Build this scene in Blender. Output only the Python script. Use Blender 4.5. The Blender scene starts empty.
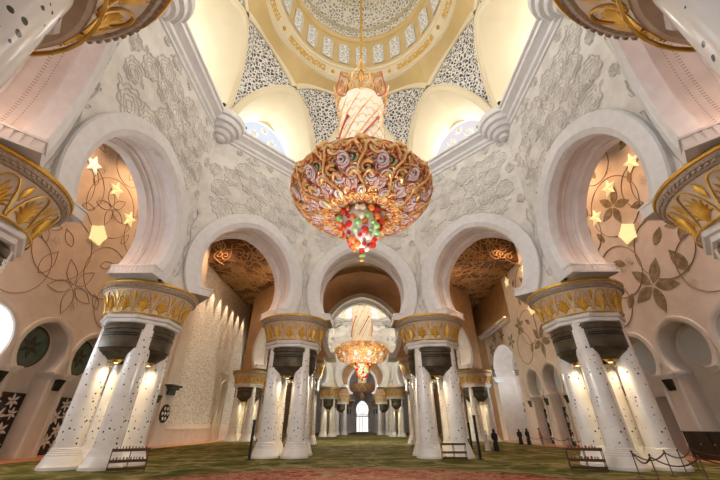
import bpy, math, random
from mathutils import Matrix, Vector, noise
PI = math.pi
R = math.radians
sc = bpy.context.scene
col = sc.collection
random.seed(7)

# ------------------------------------------------------------------ materials
def nodes_of(name):
    m = bpy.data.materials.new(name); m.use_nodes = True
    nt = m.node_tree
    return m, nt, nt.nodes, nt.links, nt.nodes['Principled BSDF']

def pmat(name, base, rough=.5, metal=0, var=None, vscale=1.5, bump=0, bscale=20, emis=None, estr=0, coat=0, spec=None):
    m, nt, N, L, b = nodes_of(name)
    b.inputs['Base Color'].default_value = (*base, 1)
    b.inputs['Roughness'].default_value = rough
    b.inputs['Metallic'].default_value = metal
    if coat: b.inputs['Coat Weight'].default_value = coat; b.inputs['Coat Roughness'].default_value = .08
    if spec is not None: b.inputs['Specular IOR Level'].default_value = spec
    tc = N.new('ShaderNodeTexCoord')
    if var:
        n = N.new('ShaderNodeTexNoise'); n.inputs['Scale'].default_value = vscale; n.inputs['Detail'].default_value = 6
        r = N.new('ShaderNodeValToRGB')
        r.color_ramp.elements[0].position = .35; r.color_ramp.elements[0].color = (*var, 1)
        r.color_ramp.elements[1].position = .62; r.color_ramp.elements[1].color = (*base, 1)
        L.new(tc.outputs['Object'], n.inputs['Vector']); L.new(n.outputs['Fac'], r.inputs['Fac'])
        L.new(r.outputs['Color'], b.inputs['Base Color'])
    if bump:
        n2 = N.new('ShaderNodeTexNoise'); n2.inputs['Scale'].default_value = bscale; n2.inputs['Detail'].default_value = 5
        bp = N.new('ShaderNodeBump'); bp.inputs['Strength'].default_value = bump; bp.inputs['Distance'].default_value = .05
        L.new(tc.outputs['Object'], n2.inputs['Vector']); L.new(n2.outputs['Fac'], bp.inputs['Height'])
        L.new(bp.outputs['Normal'], b.inputs['Normal'])
    if emis:
        b.inputs['Emission Color'].default_value = (*emis, 1); b.inputs['Emission Strength'].default_value = estr
    return m

def inlay_mat(name, base, dot, scale, thr, rough=.2):
    """marble with small scattered floral inlays"""
    m, nt, N, L, b = nodes_of(name)
    b.inputs['Roughness'].default_value = rough
    tc = N.new('ShaderNodeTexCoord')
    wn = N.new('ShaderNodeTexNoise'); wn.inputs['Scale'].default_value = 9
    mixv = N.new('ShaderNodeMix'); mixv.data_type = 'VECTOR'; mixv.inputs[0].default_value = .035
    L.new(tc.outputs['Object'], wn.inputs['Vector'])
    L.new(tc.outputs['Object'], mixv.inputs[4]); L.new(wn.outputs['Color'], mixv.inputs[5])
    v = N.new('ShaderNodeTexVoronoi'); v.inputs['Scale'].default_value = scale
    L.new(mixv.outputs[1], v.inputs['Vector'])
    sep = N.new('ShaderNodeSeparateColor'); L.new(v.outputs['Color'], sep.inputs[0])
    mul = N.new('ShaderNodeMath'); mul.operation = 'MULTIPLY'; mul.inputs[1].default_value = thr
    L.new(sep.outputs[0], mul.inputs[0])
    lt = N.new('ShaderNodeMath'); lt.operation = 'LESS_THAN'
    L.new(v.outputs['Distance'], lt.inputs[0]); L.new(mul.outputs[0], lt.inputs[1])
    n = N.new('ShaderNodeTexNoise'); n.inputs['Scale'].default_value = 1.2; n.inputs['Detail'].default_value = 7
    L.new(tc.outputs['Object'], n.inputs['Vector'])
    r = N.new('ShaderNodeValToRGB')
    r.color_ramp.elements[0].position = .3; r.color_ramp.elements[0].color = (base[0]*.86, base[1]*.85, base[2]*.84, 1)
    r.color_ramp.elements[1].position = .6; r.color_ramp.elements[1].color = (*base, 1)
    L.new(n.outputs['Fac'], r.inputs['Fac'])
    mx = N.new('ShaderNodeMix'); mx.data_type = 'RGBA'
    L.new(lt.outputs[0], mx.inputs[0]); L.new(r.outputs['Color'], mx.inputs[6]); mx.inputs[7].default_value = (*dot, 1)
    L.new(mx.outputs[2], b.inputs['Base Color'])
    return m

def fretwork_mat(name, light, dark, scale, thr=.09, rough=.5, bump=.6, warp=.12):
    """pierced arabesque fretwork: pale tracery with dark openings"""
    m, nt, N, L, b = nodes_of(name)
    b.inputs['Roughness'].default_value = rough
    tc = N.new('ShaderNodeTexCoord')
    wn = N.new('ShaderNodeTexNoise'); wn.inputs['Scale'].default_value = scale*.55
    L.new(tc.outputs['Object'], wn.inputs['Vector'])
    mv = N.new('ShaderNodeMix'); mv.data_type = 'VECTOR'; mv.inputs[0].default_value = warp
    L.new(tc.outputs['Object'], mv.inputs[4]); L.new(wn.outputs['Color'], mv.inputs[5])
    v = N.new('ShaderNodeTexVoronoi'); v.feature = 'DISTANCE_TO_EDGE'; v.inputs['Scale'].default_value = scale
    L.new(mv.outputs[1], v.inputs['Vector'])
    r = N.new('ShaderNodeValToRGB'); r.color_ramp.elements[0].position = thr; r.color_ramp.elements[0].color = (*light, 1)
    r.color_ramp.elements[1].position = thr+.05; r.color_ramp.elements[1].color = (*dark, 1)
    L.new(v.outputs['Distance'], r.inputs['Fac']); L.new(r.outputs['Color'], b.inputs['Base Color'])
    if bump:
        bp = N.new('ShaderNodeBump'); bp.inputs['Strength'].default_value = bump; bp.inputs['Distance'].default_value = .06; bp.invert = True
        L.new(v.outputs['Distance'], bp.inputs['Height']); L.new(bp.outputs['Normal'], b.inputs['Normal'])
    return m

def carpet_mat():
    m, nt, N, L, b = nodes_of('carpet_wool')
    b.inputs['Roughness'].default_value = .95; b.inputs['Specular IOR Level'].default_value = .05
    tc = N.new('ShaderNodeTexCoord')
    def ramp(stops, interp='LINEAR'):
        r = N.new('ShaderNodeValToRGB'); r.color_ramp.interpolation = interp
        e = r.color_ramp.elements
        e[0].position = stops[0][0]; e[0].color = (*stops[0][1], 1)
        e[1].position = stops[-1][0]; e[1].color = (*stops[-1][1], 1)
        for p, c in stops[1:-1]:
            x = e.new(p); x.color = (*c, 1)
        return r
    n = N.new('ShaderNodeTexNoise'); n.inputs['Scale'].default_value = .55; n.inputs['Detail'].default_value = 8; n.inputs['Distortion'].default_value = 1.2
    L.new(tc.outputs['Object'], n.inputs['Vector'])
    green = ramp([(.3, (.035, .045, .009)), (.45, (.085, .085, .018)), (.55, (.13, .12, .04)), (.62, (.25, .20, .10)), (.72, (.08, .07, .02))])
    L.new(n.outputs['Fac'], green.inputs['Fac'])
    red = ramp([(.32, (.10, .018, .012)), (.45, (.20, .05, .03)), (.55, (.34, .17, .10)), (.62, (.13, .03, .02)), (.7, (.26, .18, .10))])
    n2 = N.new('ShaderNodeTexNoise'); n2.inputs['Scale'].default_value = 1.3; n2.inputs['Detail'].default_value = 6; n2.inputs['Distortion'].default_value = 2
    L.new(tc.outputs['Object'], n2.inputs['Vector']); L.new(n2.outputs['Fac'], red.inputs['Fac'])
    # medallion mask: ellipse centred near (0,8)
    mp = N.new('ShaderNodeMapping'); mp.inputs['Location'].default_value = (0, -.87, 0); mp.inputs['Scale'].default_value = (.087, .087, 0)
    L.new(tc.outputs['Object'], mp.inputs['Vector'])
    ln = N.new('ShaderNodeVectorMath'); ln.operation = 'LENGTH'; L.new(mp.outputs[0], ln.inputs[0])
    ad = N.new('ShaderNodeMath'); ad.operation = 'MULTIPLY_ADD'; ad.inputs[1].default_value = .25
    L.new(n2.outputs['Fac'], ad.inputs[0]); L.new(ln.outputs['Value'], ad.inputs[2])
    ms = ramp([(.98, (1, 1, 1)), (1.06, (0, 0, 0))]); ms.color_ramp.elements[0].position = .96; ms.color_ramp.elements[1].position = 1.0
    sub = N.new('ShaderNodeMath'); sub.operation = 'SUBTRACT'; sub.inputs[1].default_value = .13
    L.new(ad.outputs[0], sub.inputs[0]); L.new(sub.outputs[0], ms.inputs['Fac'])
    mx = N.new('ShaderNodeMix'); mx.data_type = 'RGBA'
    L.new(ms.outputs['Color'], mx.inputs[0]); L.new(green.outputs['Color'], mx.inputs[6]); L.new(red.outputs['Color'], mx.inputs[7])
    # vine lines
    v = N.new('ShaderNodeTexVoronoi'); v.feature = 'DISTANCE_TO_EDGE'; v.inputs['Scale'].default_value = .45
    mv = N.new('ShaderNodeMix'); mv.data_type = 'VECTOR'; mv.inputs[0].default_value = .5
    L.new(tc.outputs['Object'], mv.inputs[4]); L.new(n2.outputs['Color'], mv.inputs[5]); L.new(mv.outputs[1], v.inputs['Vector'])
    vr = ramp([(.02, (1, 1, 1)), (.05, (0, 0, 0))]); L.new(v.outputs['Distance'], vr.inputs['Fac'])
    mx2 = N.new('ShaderNodeMix'); mx2.data_type = 'RGBA'
    hm = N.new('ShaderNodeMath'); hm.operation = 'MULTIPLY'; hm.inputs[1].default_value = .45
    L.new(vr.outputs['Color'], hm.inputs[0]); L.new(hm.outputs[0], mx2.inputs[0])
    L.new(mx.outputs[2], mx2.inputs[6]); mx2.inputs[7].default_value = (.28, .22, .11, 1)
    L.new(mx2.outputs[2], b.inputs['Base Color'])
    f = N.new('ShaderNodeTexNoise'); f.inputs['Scale'].default_value = 60
    bp = N.new('ShaderNodeBump'); bp.inputs['Strength'].default_value = .4; bp.inputs['Distance'].default_value = .02
    L.new(tc.outputs['Object'], f.inputs['Vector']); L.new(f.outputs['Fac'], bp.inputs['Height']); L.new(bp.outputs['Normal'], b.inputs['Normal'])
    return m

M = dict(
    marble=pmat('white_marble', (.78, .76, .74), .32, var=(.66, .64, .62), vscale=.9),
    relief=pmat('carved_white_marble', (.76, .74, .71), .5, var=(.62, .60, .57), vscale=1.1, bump=.35, bscale=5),
    band=pmat('smooth_white_marble', (.74, .745, .76), .3, var=(.68, .68, .70), vscale=2.5),
    soffit=pmat('honed_marble', (.72, .68, .66), .3, var=(.64, .60, .58), vscale=1.2),
    pinklitsoffit=pmat('soffit_pink_light', (.66, .52, .45), .35, var=(.58, .44, .37), vscale=.7),  # white marble, with the pink cast of warm light put into its colour
    column=inlay_mat('inlaid_column_marble', (.82, .80, .77), (.05, .045, .03), 4.7, .31, .18),
    stone=pmat('tan_stone', (.42, .25, .12), .6, var=(.34, .19, .09), vscale=.8),
    vault=pmat('cream_plaster', (.80, .72, .53), .6, var=(.76, .68, .49), vscale=.4),
    vaultgold=pmat('ochre_plaster', (.66, .50, .24), .55, var=(.60, .45, .2), vscale=.5),
    fret=fretwork_mat('pierced_fretwork', (.80, .79, .76), (.05, .05, .055), 4.2, .11, .5, .6, .35),
    domefret=fretwork_mat('dome_fretwork', (.78, .75, .66), (.30, .29, .27), 2.6, .13),
    winfret=fretwork_mat('window_fretwork', (.88, .88, .86), (.42, .44, .46), 3.2, .12),
    gold=pmat('gold_leaf', (.80, .50, .12), .36, 1.0, var=(.62, .36, .07), vscale=9),
    goldpaint=pmat('gold_gilding', (.72, .43, .07), .42, .55, var=(.58, .32, .04), vscale=5),
    capital=pmat('capital_plaster', (.64, .53, .40), .5, var=(.54, .43, .31), vscale=3),
    rim=pmat('capital_rim_stone', (.42, .34, .26), .5, var=(.30, .22, .15), vscale=12),
    bronze=pmat('dark_bronze', (.10, .082, .05), .4, .5, var=(.055, .042, .025), vscale=2),
    inscr=fretwork_mat('gold_inscription', (.62, .38, .07), (.74, .64, .42), 3.4, .16),
    plaster=pmat('warm_plaster', (.76, .68, .61), .6, var=(.68, .60, .53), vscale=.8, bump=.4, bscale=2.5),
    panel=pmat('niche_marble', (.72, .68, .63), .4, var=(.64, .60, .55), vscale=.8),
    petal=pmat('petal_inlay', (.20, .15, .085), .45, var=(.36, .30, .20), vscale=2.2),
    softinlay=pmat('soft_brown_inlay', (.45, .33, .25), .5),
    vine=pmat('vine_inlay', (.30, .17, .07), .5),
    wood=pmat('carved_brown_timber', (.17, .08, .028), .5, var=(.10, .04, .014), vscale=1.6, bump=.5, bscale=3),
    carving=pmat('pale_carving', (.42, .26, .12), .5),  # swirls paler than the timber around them
    carpet=carpet_mat(),
    border=pmat('orange_border_stone', (.50, .22, .09), .45, var=(.40, .16, .06), vscale=1),
    crystal=fretwork_mat('mother_of_pearl_mesh', (.86, .84, .82), (.55, .49, .43), 4.6, .14, .15, 1.0, .3),
    screen=pmat('dark_screen', (.03, .018, .012), .25),
    whiteinlay=pmat('white_inlay', (.8, .78, .74), .35),
    greenglass=pmat('green_glass', (.07, .13, .10), .15, var=(.12, .18, .14), vscale=1),
    darkstone=pmat('green_black_stone', (.035, .04, .028), .25, var=(.09, .085, .06), vscale=3),
    starlit=pmat('lit_star_glass', (.9, .8, .5), .4, emis=(1, .78, .36), estr=.75),
    starcool=pmat('lit_white_star_glass', (.9, .88, .7), .4, emis=(1, .93, .70), estr=.8),
    cove=pmat('cove_light', (1, .9, .6), .4, emis=(1, .82, .5), estr=2.2),
    lens=pmat('lit_lamp_lens', (1, .85, .5), .4, emis=(1, .74, .34), estr=5),
    black=pmat('black_metal', (.015, .014, .013), .4, .4),
    iron=pmat('brown_metal', (.10, .055, .03), .35, .7),
    rope=pmat('maroon_rope', (.07, .018, .015), .7),
    brass=pmat('brass', (.62, .42, .16), .3, 1),
    chgold=pmat('chandelier_gold', (1, .74, .34), .36, .35, var=(.90, .46, .14), vscale=3),
    chred=pmat('chandelier_red_trim', (.62, .12, .05), .3, .3),
    chwhite=pmat('chandelier_white_glass', (.93, .90, .86), .2, var=(.80, .72, .74), vscale=2),
    chgreen=pmat('chandelier_pale_green', (.62, .74, .38), .3),
    chback=pmat('chandelier_inner_bowl', (.60, .54, .46), .35, .2, var=(.50, .36, .2), vscale=2),
    chbody=pmat('chandelier_body_glass', (.92, .87, .74), .25, emis=(1, .84, .56), estr=.32),
    bred=pmat('red_glass', (.72, .035, .015), .12, coat=.6),
    borange=pmat('orange_glass', (.92, .30, .05), .12, coat=.6),
    bgreen=pmat('green_glass_bead', (.38, .78, .22), .12, coat=.6),
    bwhite=pmat('cream_glass_bead', (.95, .86, .66), .12, coat=.6),
    skin=pmat('skin', (.42, .24, .16), .6),
    blackcloth=pmat('black_cloth', (.012, .012, .016), .85),
    whitecloth=pmat('white_cloth', (.70, .70, .72), .85),
    rustcloth=pmat('rust_cloth', (.42, .14, .06), .85),
    greycloth=pmat('grey_cloth', (.30, .26, .24), .85),
    hair=pmat('hair', (.02, .015, .012), .6),
    glass=pmat('door_glass', (.55, .62, .66), .1),
    bookred=pmat('book_red', (.30, .04, .03), .6), bookgreen=pmat('book_green', (.05, .12, .06), .6), booktan=pmat('book_tan', (.45, .33, .18), .6),
)

# ------------------------------------------------------------------ mesh builder
class MB:
    def __init__(s): s.v = []; s.f = []; s.m = []; s.mi = 0
    def add(s, verts, faces):
        o = len(s.v); s.v += [tuple(p) for p in verts]
        for f in faces: s.f.append(tuple(i+o for i in f)); s.m.append(s.mi)
    def grid(s, rows, cu=False, cv=False):
        """rows: list of equally long lists of points"""
        n = len(rows[0]); o = len(s.v)
        for r in rows: s.v += [tuple(p) for p in r]
        nr = len(rows)
        for i in range(nr if cv else nr-1):
            for j in range(n if cu else n-1):
                a = o+i*n+j; b = o+i*n+(j+1) % n; c = o+((i+1) % nr)*n+(j+1) % n; d = o+((i+1) % nr)*n+j
                s.f.append((a, b, c, d)); s.m.append(s.mi)
    def box(s, c, d, M4=None):
        x, y, z = (q/2 for q in d)
        P = [Vector((c[0]+i*x, c[1]+j*y, c[2]+k*z)) for i in (-1, 1) for j in (-1, 1) for k in (-1, 1)]
        if M4: P = [M4 @ p for p in P]
        s.add(P, [(0, 1, 3, 2), (4, 6, 7, 5), (0, 4, 5, 1), (2, 3, 7, 6), (0, 2, 6, 4), (1, 5, 7, 3)])
    def lathe(s, prof, n=32, c=(0, 0), a0=0, a1=None, caps=False):
        full = a1 is None
        a1 = a0+2*PI if full else a1
        cnt = n if full else n+1
        rows = [[(c[0]+r*math.cos(a0+(a1-a0)*j/n), c[1]+r*math.sin(a0+(a1-a0)*j/n), z) for j in range(cnt)] for r, z in prof]
        s.grid(rows, cu=full)
    def tube(s, pts, r, n=6, closed=False, cap=True):
        P = [Vector(p) for p in pts]; k = len(P); rows = []
        up = Vector((0, 0, 1)); prev = None
        for i, p in enumerate(P):
            if closed: t = P[(i+1) % k]-P[i-1]
            else: t = P[min(i+1, k-1)]-P[max(i-1, 0)]
            if t.length < 1e-9: t = Vector((0, 0, 1))
            t.normalize()
            if prev is None:
                a = t.cross(up)
                if a.length < .05: a = t.cross(Vector((1, 0, 0)))
            else: a = prev - t*prev.dot(t)
            if a.length < 1e-6: a = t.cross(Vector((1, 0, 0)))
            a.normalize(); prev = a; b = t.cross(a)
            rr = r[i] if isinstance(r, (list, tuple)) else r
            rows.append([p+(a*math.cos(2*PI*j/n)+b*math.sin(2*PI*j/n))*rr for j in range(n)])
        o = len(s.v)
        s.grid(rows, cu=True, cv=closed)
        if cap and not closed:
            s.f.append(tuple(o+j for j in range(n))); s.m.append(s.mi)
            s.f.append(tuple(o+(k-1)*n+j for j in range(n))); s.m.append(s.mi)
    def sphere(s, c, r, n=12, sq=(1, 1, 1)):
        rows = [[(c[0]+r*sq[0]*math.sin(PI*i/(n//2+2))*math.cos(2*PI*j/n), c[1]+r*sq[1]*math.sin(PI*i/(n//2+2))*math.sin(2*PI*j/n), c[2]+r*sq[2]*math.cos(PI*i/(n//2+2))) for j in range(n)] for i in range(n//2+3)]
        s.grid(rows, cu=True)
    def prism(s, poly, z0, z1):
        n = len(poly)
        s.add([(x, y, z0) for x, y in poly]+[(x, y, z1) for x, y in poly],
              [tuple(range(n)), tuple(range(n, 2*n))]+[(i, (i+1) % n, n+(i+1) % n, n+i) for i in range(n)])
    def build(s, name, mats, parent=None, angle=40, loc=None, rot=0):
        me = bpy.data.meshes.new(name); me.from_pydata(s.v, [], s.f)
        mats = mats if isinstance(mats, list) else [mats]
        for m in mats: me.materials.append(m)
        if len(mats) > 1:
            for p, k in zip(me.polygons, s.m): p.material_index = k
        me.validate()
        me.polygons.foreach_set('use_smooth', [True]*len(me.polygons))
        me.update()
        if angle < 180: me.set_sharp_from_angle(angle=R(angle))
        o = bpy.data.objects.new(name, me); col.objects.link(o)
        if parent: o.parent = parent
        if loc: o.location = loc
        o.rotation_euler[2] = rot
        return o

def tag(o, label=None, cat=None, group=None, kind=None):
    if label: o['label'] = label
    if cat: o['category'] = cat
    if group: o['group'] = group
    if kind: o['kind'] = kind
    return o

def empty(name, loc=(0, 0, 0), rot=0, parent=None, scale=None):
    o = bpy.data.objects.new(name, None); col.objects.link(o)
    o.location = loc; o.rotation_euler[2] = rot; o.empty_display_size = .3
    if scale: o.scale = scale
    if parent: o.parent = parent
    return o

KIDS = {}
def copy_tree(o, parent=None):
    c = o.copy(); col.objects.link(c); c.parent = parent
    for ch in [x for x in list(bpy.data.objects) if x.parent == o]: copy_tree(ch, c)
    return c

def rotp(p, a):
    return (p[0]*math.cos(a)-p[1]*math.sin(a), p[0]*math.sin(a)+p[1]*math.cos(a), p[2])

# ------------------------------------------------------------------ measurements
A_IN, TH = 13.2, 2.5            # inner apothem and thickness of the arcade octagon
T22 = math.tan(R(22.5))
Z0, ZC, ZTOP = 10.1, 12.9, 26.5
AR, AC = 4.4, .5                # arch radius and centre offset

def outline(off=0, n=22, z0=Z0, zc=ZC, r=AR, c=AC):
    rr = r+off
    leg = (z0-zc)/rr < -.7
    a0 = -.3 if leg else math.asin((z0-zc)/rr)
    a1 = math.acos(c/rr)
    half = [(-c+rr*math.cos(a0+(a1-a0)*i/n), zc+rr*math.sin(a0+(a1-a0)*i/n)) for i in range(n+1)]
    if leg: half = [(half[0][0], z0)]+half
    left = [(-u, z) for u, z in half]
    return left+[p for p in reversed(half[:-1])]

def holed_face(mb, ol, L, z1, y, z0=None):
    """vertical sheet at depth y, half width L, with the opening ol (left foot .. apex .. right foot)"""
    k = len(ol)//2
    for sgn in (-1, 1):
        side = ol[:k+1] if sgn < 0 else list(reversed(ol[k:]))
        rows = [[(u, y, z) for u, z in side], [(sgn*L, y, z) for u, z in side]]
        mb.grid(rows)
    za = ol[k][1]
    mb.add([(-L, y, za), (0, y, za), (L, y, za), (L, y, z1), (0, y, z1), (-L, y, z1)], [(0, 1, 4, 5), (1, 2, 3, 4)])

def sweep(mb, prof, fn=outline, base=A_IN, **k):
    """sweep a (depth, offset) profile round an arch outline"""
    mb.grid([[(u, base+w, z) for u, z in fn(off, **k)] for w, off in prof])

# --- arcade side (local +y points away from the hall centre)
BW = 1.25
def make_side():
    L = A_IN*T22; Lo = (A_IN+TH)*T22
    root = empty('wall_prototype')
    mb = MB()
    holed_face(mb, outline(BW-.1), L, ZTOP, A_IN)
    mb.add([(-L, A_IN, ZTOP), (L, A_IN, ZTOP), (Lo, A_IN+TH, ZTOP), (-Lo, A_IN+TH, ZTOP)], [(0, 1, 2, 3)])
    for s in (-1, 1):   # undersides resting on the capitals
        u0 = abs(outline(0)[0][0])
        mb.add([(s*u0, A_IN, Z0), (s*L, A_IN, Z0), (s*Lo, A_IN+TH, Z0), (s*u0, A_IN+TH, Z0)], [(0, 1, 2, 3)])
    w = mb.build('inner_wall_face', M['relief'], root)
    mb = MB(); holed_face(mb, outline(.3), Lo, ZTOP, A_IN+TH)
    mb.build('outer_wall_face', M['stone'], root)
    # smooth band round the opening
    mb = MB()
    sweep(mb, [(0, BW), (-.22, BW), (-.3, BW-.08), (-.3, .36), (-.24, .28), (-.2, .12), (-.12, 0), (.5, 0), (.5, .1)])
    mb.build('arch_band', M['band'], root, 30)
    mb = MB()
    sweep(mb, [(.5, .1), (.62, .2), (.8, .2), (.8, .32), (TH-.8, .32), (TH-.8, .2), (TH-.62, .2), (TH-.5, .1), (TH-.5, 0), (TH+.08, 0), (TH+.08, .5), (TH, .5)])
    mb.build('arch_soffit', M['soffit'], root, 30)
    # rows of small inlaid diamonds along the soffit
    mb = MB()
    for row, wd in enumerate((.95, 1.2, 1.26, 1.74, 1.8, 2.05)):
        ol = outline(.31, n=70)
        for i in range(1, len(ol)-1):
            u, z = ol[i]; u2, z2 = ol[i+1]
            t = Vector((u2-u, 0, z2-z)).normalized()*.035
            c = Vector((u, A_IN+wd, z)); q = Vector((0, .04, 0))
            mb.add([c-t, c+q, c+t, c-q], [(0, 1, 2, 3)])
    mb.build('soffit_inlay', M['softinlay'], root)
    # imposts
    for s in (-1, 1):
        mb = MB(); u0 = abs(outline(0)[0][0])
        for z0, z1, e in ((Z0, Z0+.12, .10), (Z0+.12, Z0+.5, .03), (Z0+.5, Z0+.6, .08)):
            u = u0-e
            mb.prism([(s*u, A_IN-.24-e), (s*(u+1.0), A_IN-.24-e), (s*(u+1.3), A_IN+TH+e-.1), (s*u, A_IN+TH+e-.1)], z0, z1)
        for i in range(10): mb.prism([(s*(u0-.06), A_IN+.05+i*.25), (s*u0, A_IN+.05+i*.25), (s*u0, A_IN+.17+i*.25), (s*(u0-.06), A_IN+.17+i*.25)], Z0+.12, Z0+.5)
        mb.build('impost', M['marble'], root)
    # cornice
    mb = MB()
    prof = [(0, 24.9), (-.12, 24.95), (-.12, 25.2), (-.3, 25.35), (-.34, 25.6), (-.55, 25.8), (-.8, 25.95), (-.85, 26.2), (-1.0, 26.28), (-1.0, 26.5), (-.9, 26.58), (.2, 26.58)]
    mb.grid([[(-(A_IN+w)*T22, A_IN+w, z), ((A_IN+w)*T22, A_IN+w, z)] for w, z in prof])
    mb.build('cornice', M['band'], root, 20)
    # scalloped corbel under the cornice at the left corner
    mb = MB()
    cx, cy = -A_IN*T22, A_IN
    cx *= .985; cy *= .985
    mb.lathe([(.05, 24.3), (.42, 24.4), (.5, 24.6), (.5, 24.68), (.8, 24.75), (.92, 25.0), (.92, 25.08), (1.2, 25.15), (1.32, 25.4), (1.32, 25.5), (1.6, 25.58), (1.72, 25.9), (1.72, 26.0), (1.92, 26.1), (2.0, 26.35), (2.0, 26.62), (0, 26.62)], 36, (cx, cy))
    mb.build('corbel', M['band'], root, 25)
    # carved peony relief
    mb = MB(); rnd = random.Random(3)
    def ridge(pts, wid, h, closed=True):
        k = len(pts); rows = []
        for i in range(k):
            if closed: a, b = pts[i-1], pts[(i+1) % k]
            else: a, b = pts[max(i-1, 0)], pts[min(i+1, k-1)]
            tx, tz = b[0]-a[0], b[1]-a[1]; l = math.hypot(tx, tz) or 1
            nx, nz = -tz/l*wid, tx/l*wid
            x, z = pts[i]
            rows.append([(x-nx, A_IN+.01, z-nz), (x-nx*.3, A_IN-h, z-nz*.3), (x+nx*.3, A_IN-h*.8, z+nz*.3), (x+nx, A_IN+.01, z+nz)])
        mb.grid(rows, cv=closed)
    def inband(u, z, r):
        if z < 17.8 and math.hypot(u, z-12.9) < 5.45+r*.8: return True
        return abs(u)+r > 5.5 or z-r < 10.9 or z+r > 25
    def peony(u, z, r):
        ph = rnd.random()*6
        for k, f in enumerate((1, .74, .5, .26)):
            n = (8, 7, 5, 4)[k]; pts = []
            ox, oz = rnd.uniform(-.06, .06)*r, (-.12*k)*r*.5
            for i in range(40):
                t = 2*PI*i/40
                rr = r*f*(.78+.22*abs(math.sin(n*t/2+ph+k)))*(1+.06*math.sin(3*t+ph))
                pts.append((u+ox+rr*math.cos(t), z+oz+rr*1.15*math.sin(t)))
            ridge(pts, .03+.012*(k == 0), .06 if k else .09)
    def leaf(u, z, a, l):
        pts = []
        for i in range(14):
            t = i/13
            pts.append((t*l, math.sin(PI*t)*l*.24))
        for i in range(1, 13):
            t = 1-i/13
            pts.append((t*l, -math.sin(PI*t)*l*.24))
        q = [(u+x*math.cos(a)-y*math.sin(a), z+x*math.sin(a)+y*math.cos(a)) for x, y in pts]
        ridge(q, .022, .05)
    row = 0; z = 11.5
    while z < 24.6:
        for c in range(-4, 5):
            u = c*1.68+(.84 if row % 2 else 0)+rnd.uniform(-.22, .22)
            zz = z+rnd.uniform(-.2, .2)
            r = rnd.uniform(.72, .98)
            if rnd.random() < .12: continue
            for rr in (r, r*.6, r*.38):
                if not inband(u, zz, rr):
                    peony(u, zz, rr)
                    for q in range(2):
                        a = rnd.random()*6.3
                        lx, lz = u+math.cos(a)*rr*.95, zz+math.sin(a)*rr*1.1
                        if not inband(lx+math.cos(a)*.3, lz+math.sin(a)*.3, .2): leaf(lx, lz, a+rnd.uniform(-.5, .5), rr*.6)
                    break
        z += 1.62; row += 1
    for s in (-1, 1):    # slender trails between the bands
        pts = [(s*(5.24+.1*math.sin(z*3)), z) for z in [11+.15*i for i in range(40)]]
        ridge(pts, .04, .1, False)
        for i in range(9): leaf(s*5.24, 11.2+i*.65, PI/2+(.6 if i % 2 else -.6), .4)
    mb.build('peony_relief', M['relief'], root, 50)
    return root

def make_flat_top():
    pass

# --- upper zone: niche, rib, fretwork pendentive, vault webs
KR, KZ, RR, RZ = 10.8, 35.0, 9.6, 39.3
def edge(phi, sgn=1, shrink=0, zk=KZ):
    """curve from the corner (phi=0) up to the crossing over the wall's middle (phi=pi/2)"""
    L = A_IN*T22
    u = (L-shrink)*math.cos(phi)**1.3 if phi < PI/2-1e-6 else 0
    z = ZTOP+(zk-shrink*.8-ZTOP)*math.sin(phi)**1.12 if phi > 0 else ZTOP
    y = A_IN-(A_IN-KR)*((z-ZTOP)/(KZ-ZTOP))**1.25
    return Vector((sgn*u, y, z))
def make_niche():
    root = empty('niche_prototype')
    NP = 28
    ph = [PI*i/NP for i in range(NP+1)]
    def cur(shrink, dy=0, sc_=1, zs=1):
        out = []
        for p in ph:
            e = edge(p if p <= PI/2 else PI-p, -1 if p <= PI/2 else 1, shrink)
            out.append((e.x*sc_, e.y+dy, ZTOP+(e.z-ZTOP)*zs))
        return out
    mb = MB()
    e0, e1 = cur(0), cur(.75)
    mb.grid([e0, [(a[0], a[1]-.12, a[2]) for a in cur(.06)], [(a[0], a[1]-.12, a[2]) for a in cur(.7)], e1])
    mb.build('niche_arch_rim', M['vault'], root)
    mb = MB()
    back = [(x*.98, A_IN+3.3, ZTOP+(z-ZTOP)*.98) for x, y, z in cur(.75)]
    mid = [(x*.99, (y+A_IN+3.3)/2, ZTOP+(z-ZTOP)*.99) for x, y, z in cur(.75)]
    mb.grid([e1, mid, back])
    mb.build('niche_vault', M['vault'], root)
    # back wall: one large glazed arch with tracery
    yb = A_IN+3.2; mb = MB()
    def wo(off=0, n=14): return outline(off, n, 26.9, 30.2, 3.75, .15)
    holed_face(mb, wo(), 6.2, 35.2, yb)
    mb.grid([[(u, yb, z) for u, z in wo()], [(u, yb+.35, z) for u, z in wo()]])
    mb.build('niche_back_wall', M['vault'], root)
    mb = MB(); y = yb+.15
    def ring(cx, cz, r, n, w=.06):
        for i in range(n):
            a = 2*PI*i/n+PI/2; pts = [(r*t, math.sin(PI*t)*r*.3) for t in [j/10 for j in range(11)]]+[(r*t, -math.sin(PI*t)*r*.3) for t in [1-j/10 for j in range(1, 10)]]
            mb.tube([(cx+x*math.cos(a)-q*math.sin(a), y, cz+x*math.sin(a)+q*math.cos(a)) for x, q in pts], w, 4, True)
    for k in (-1, 0, 1):
        for cz, r in ((28.0, .75), (29.6, .8)): ring(k*2.3, cz, r, 6)
        mb.tube([(k*2.3+1.0*math.cos(PI*t/12), y, 29.9+1.1*math.sin(PI*t/12)) for t in range(13)], .1, 5)
    for u in (-3.45, -1.15, 1.15, 3.45): mb.tube([(u, y, 26.9), (u, y, 30.2)], .14, 5)
    for k in (-.5, .5): ring(k*2.3, 31.6, .6, 6)
    ring(0, 32.8, .5, 6)
    mb.tube([(u*.99, y, z) for u, z in wo()], .12, 5)
    mb.build('window_tracery', M['whiteinlay'], root, 180)
    return root
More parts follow.
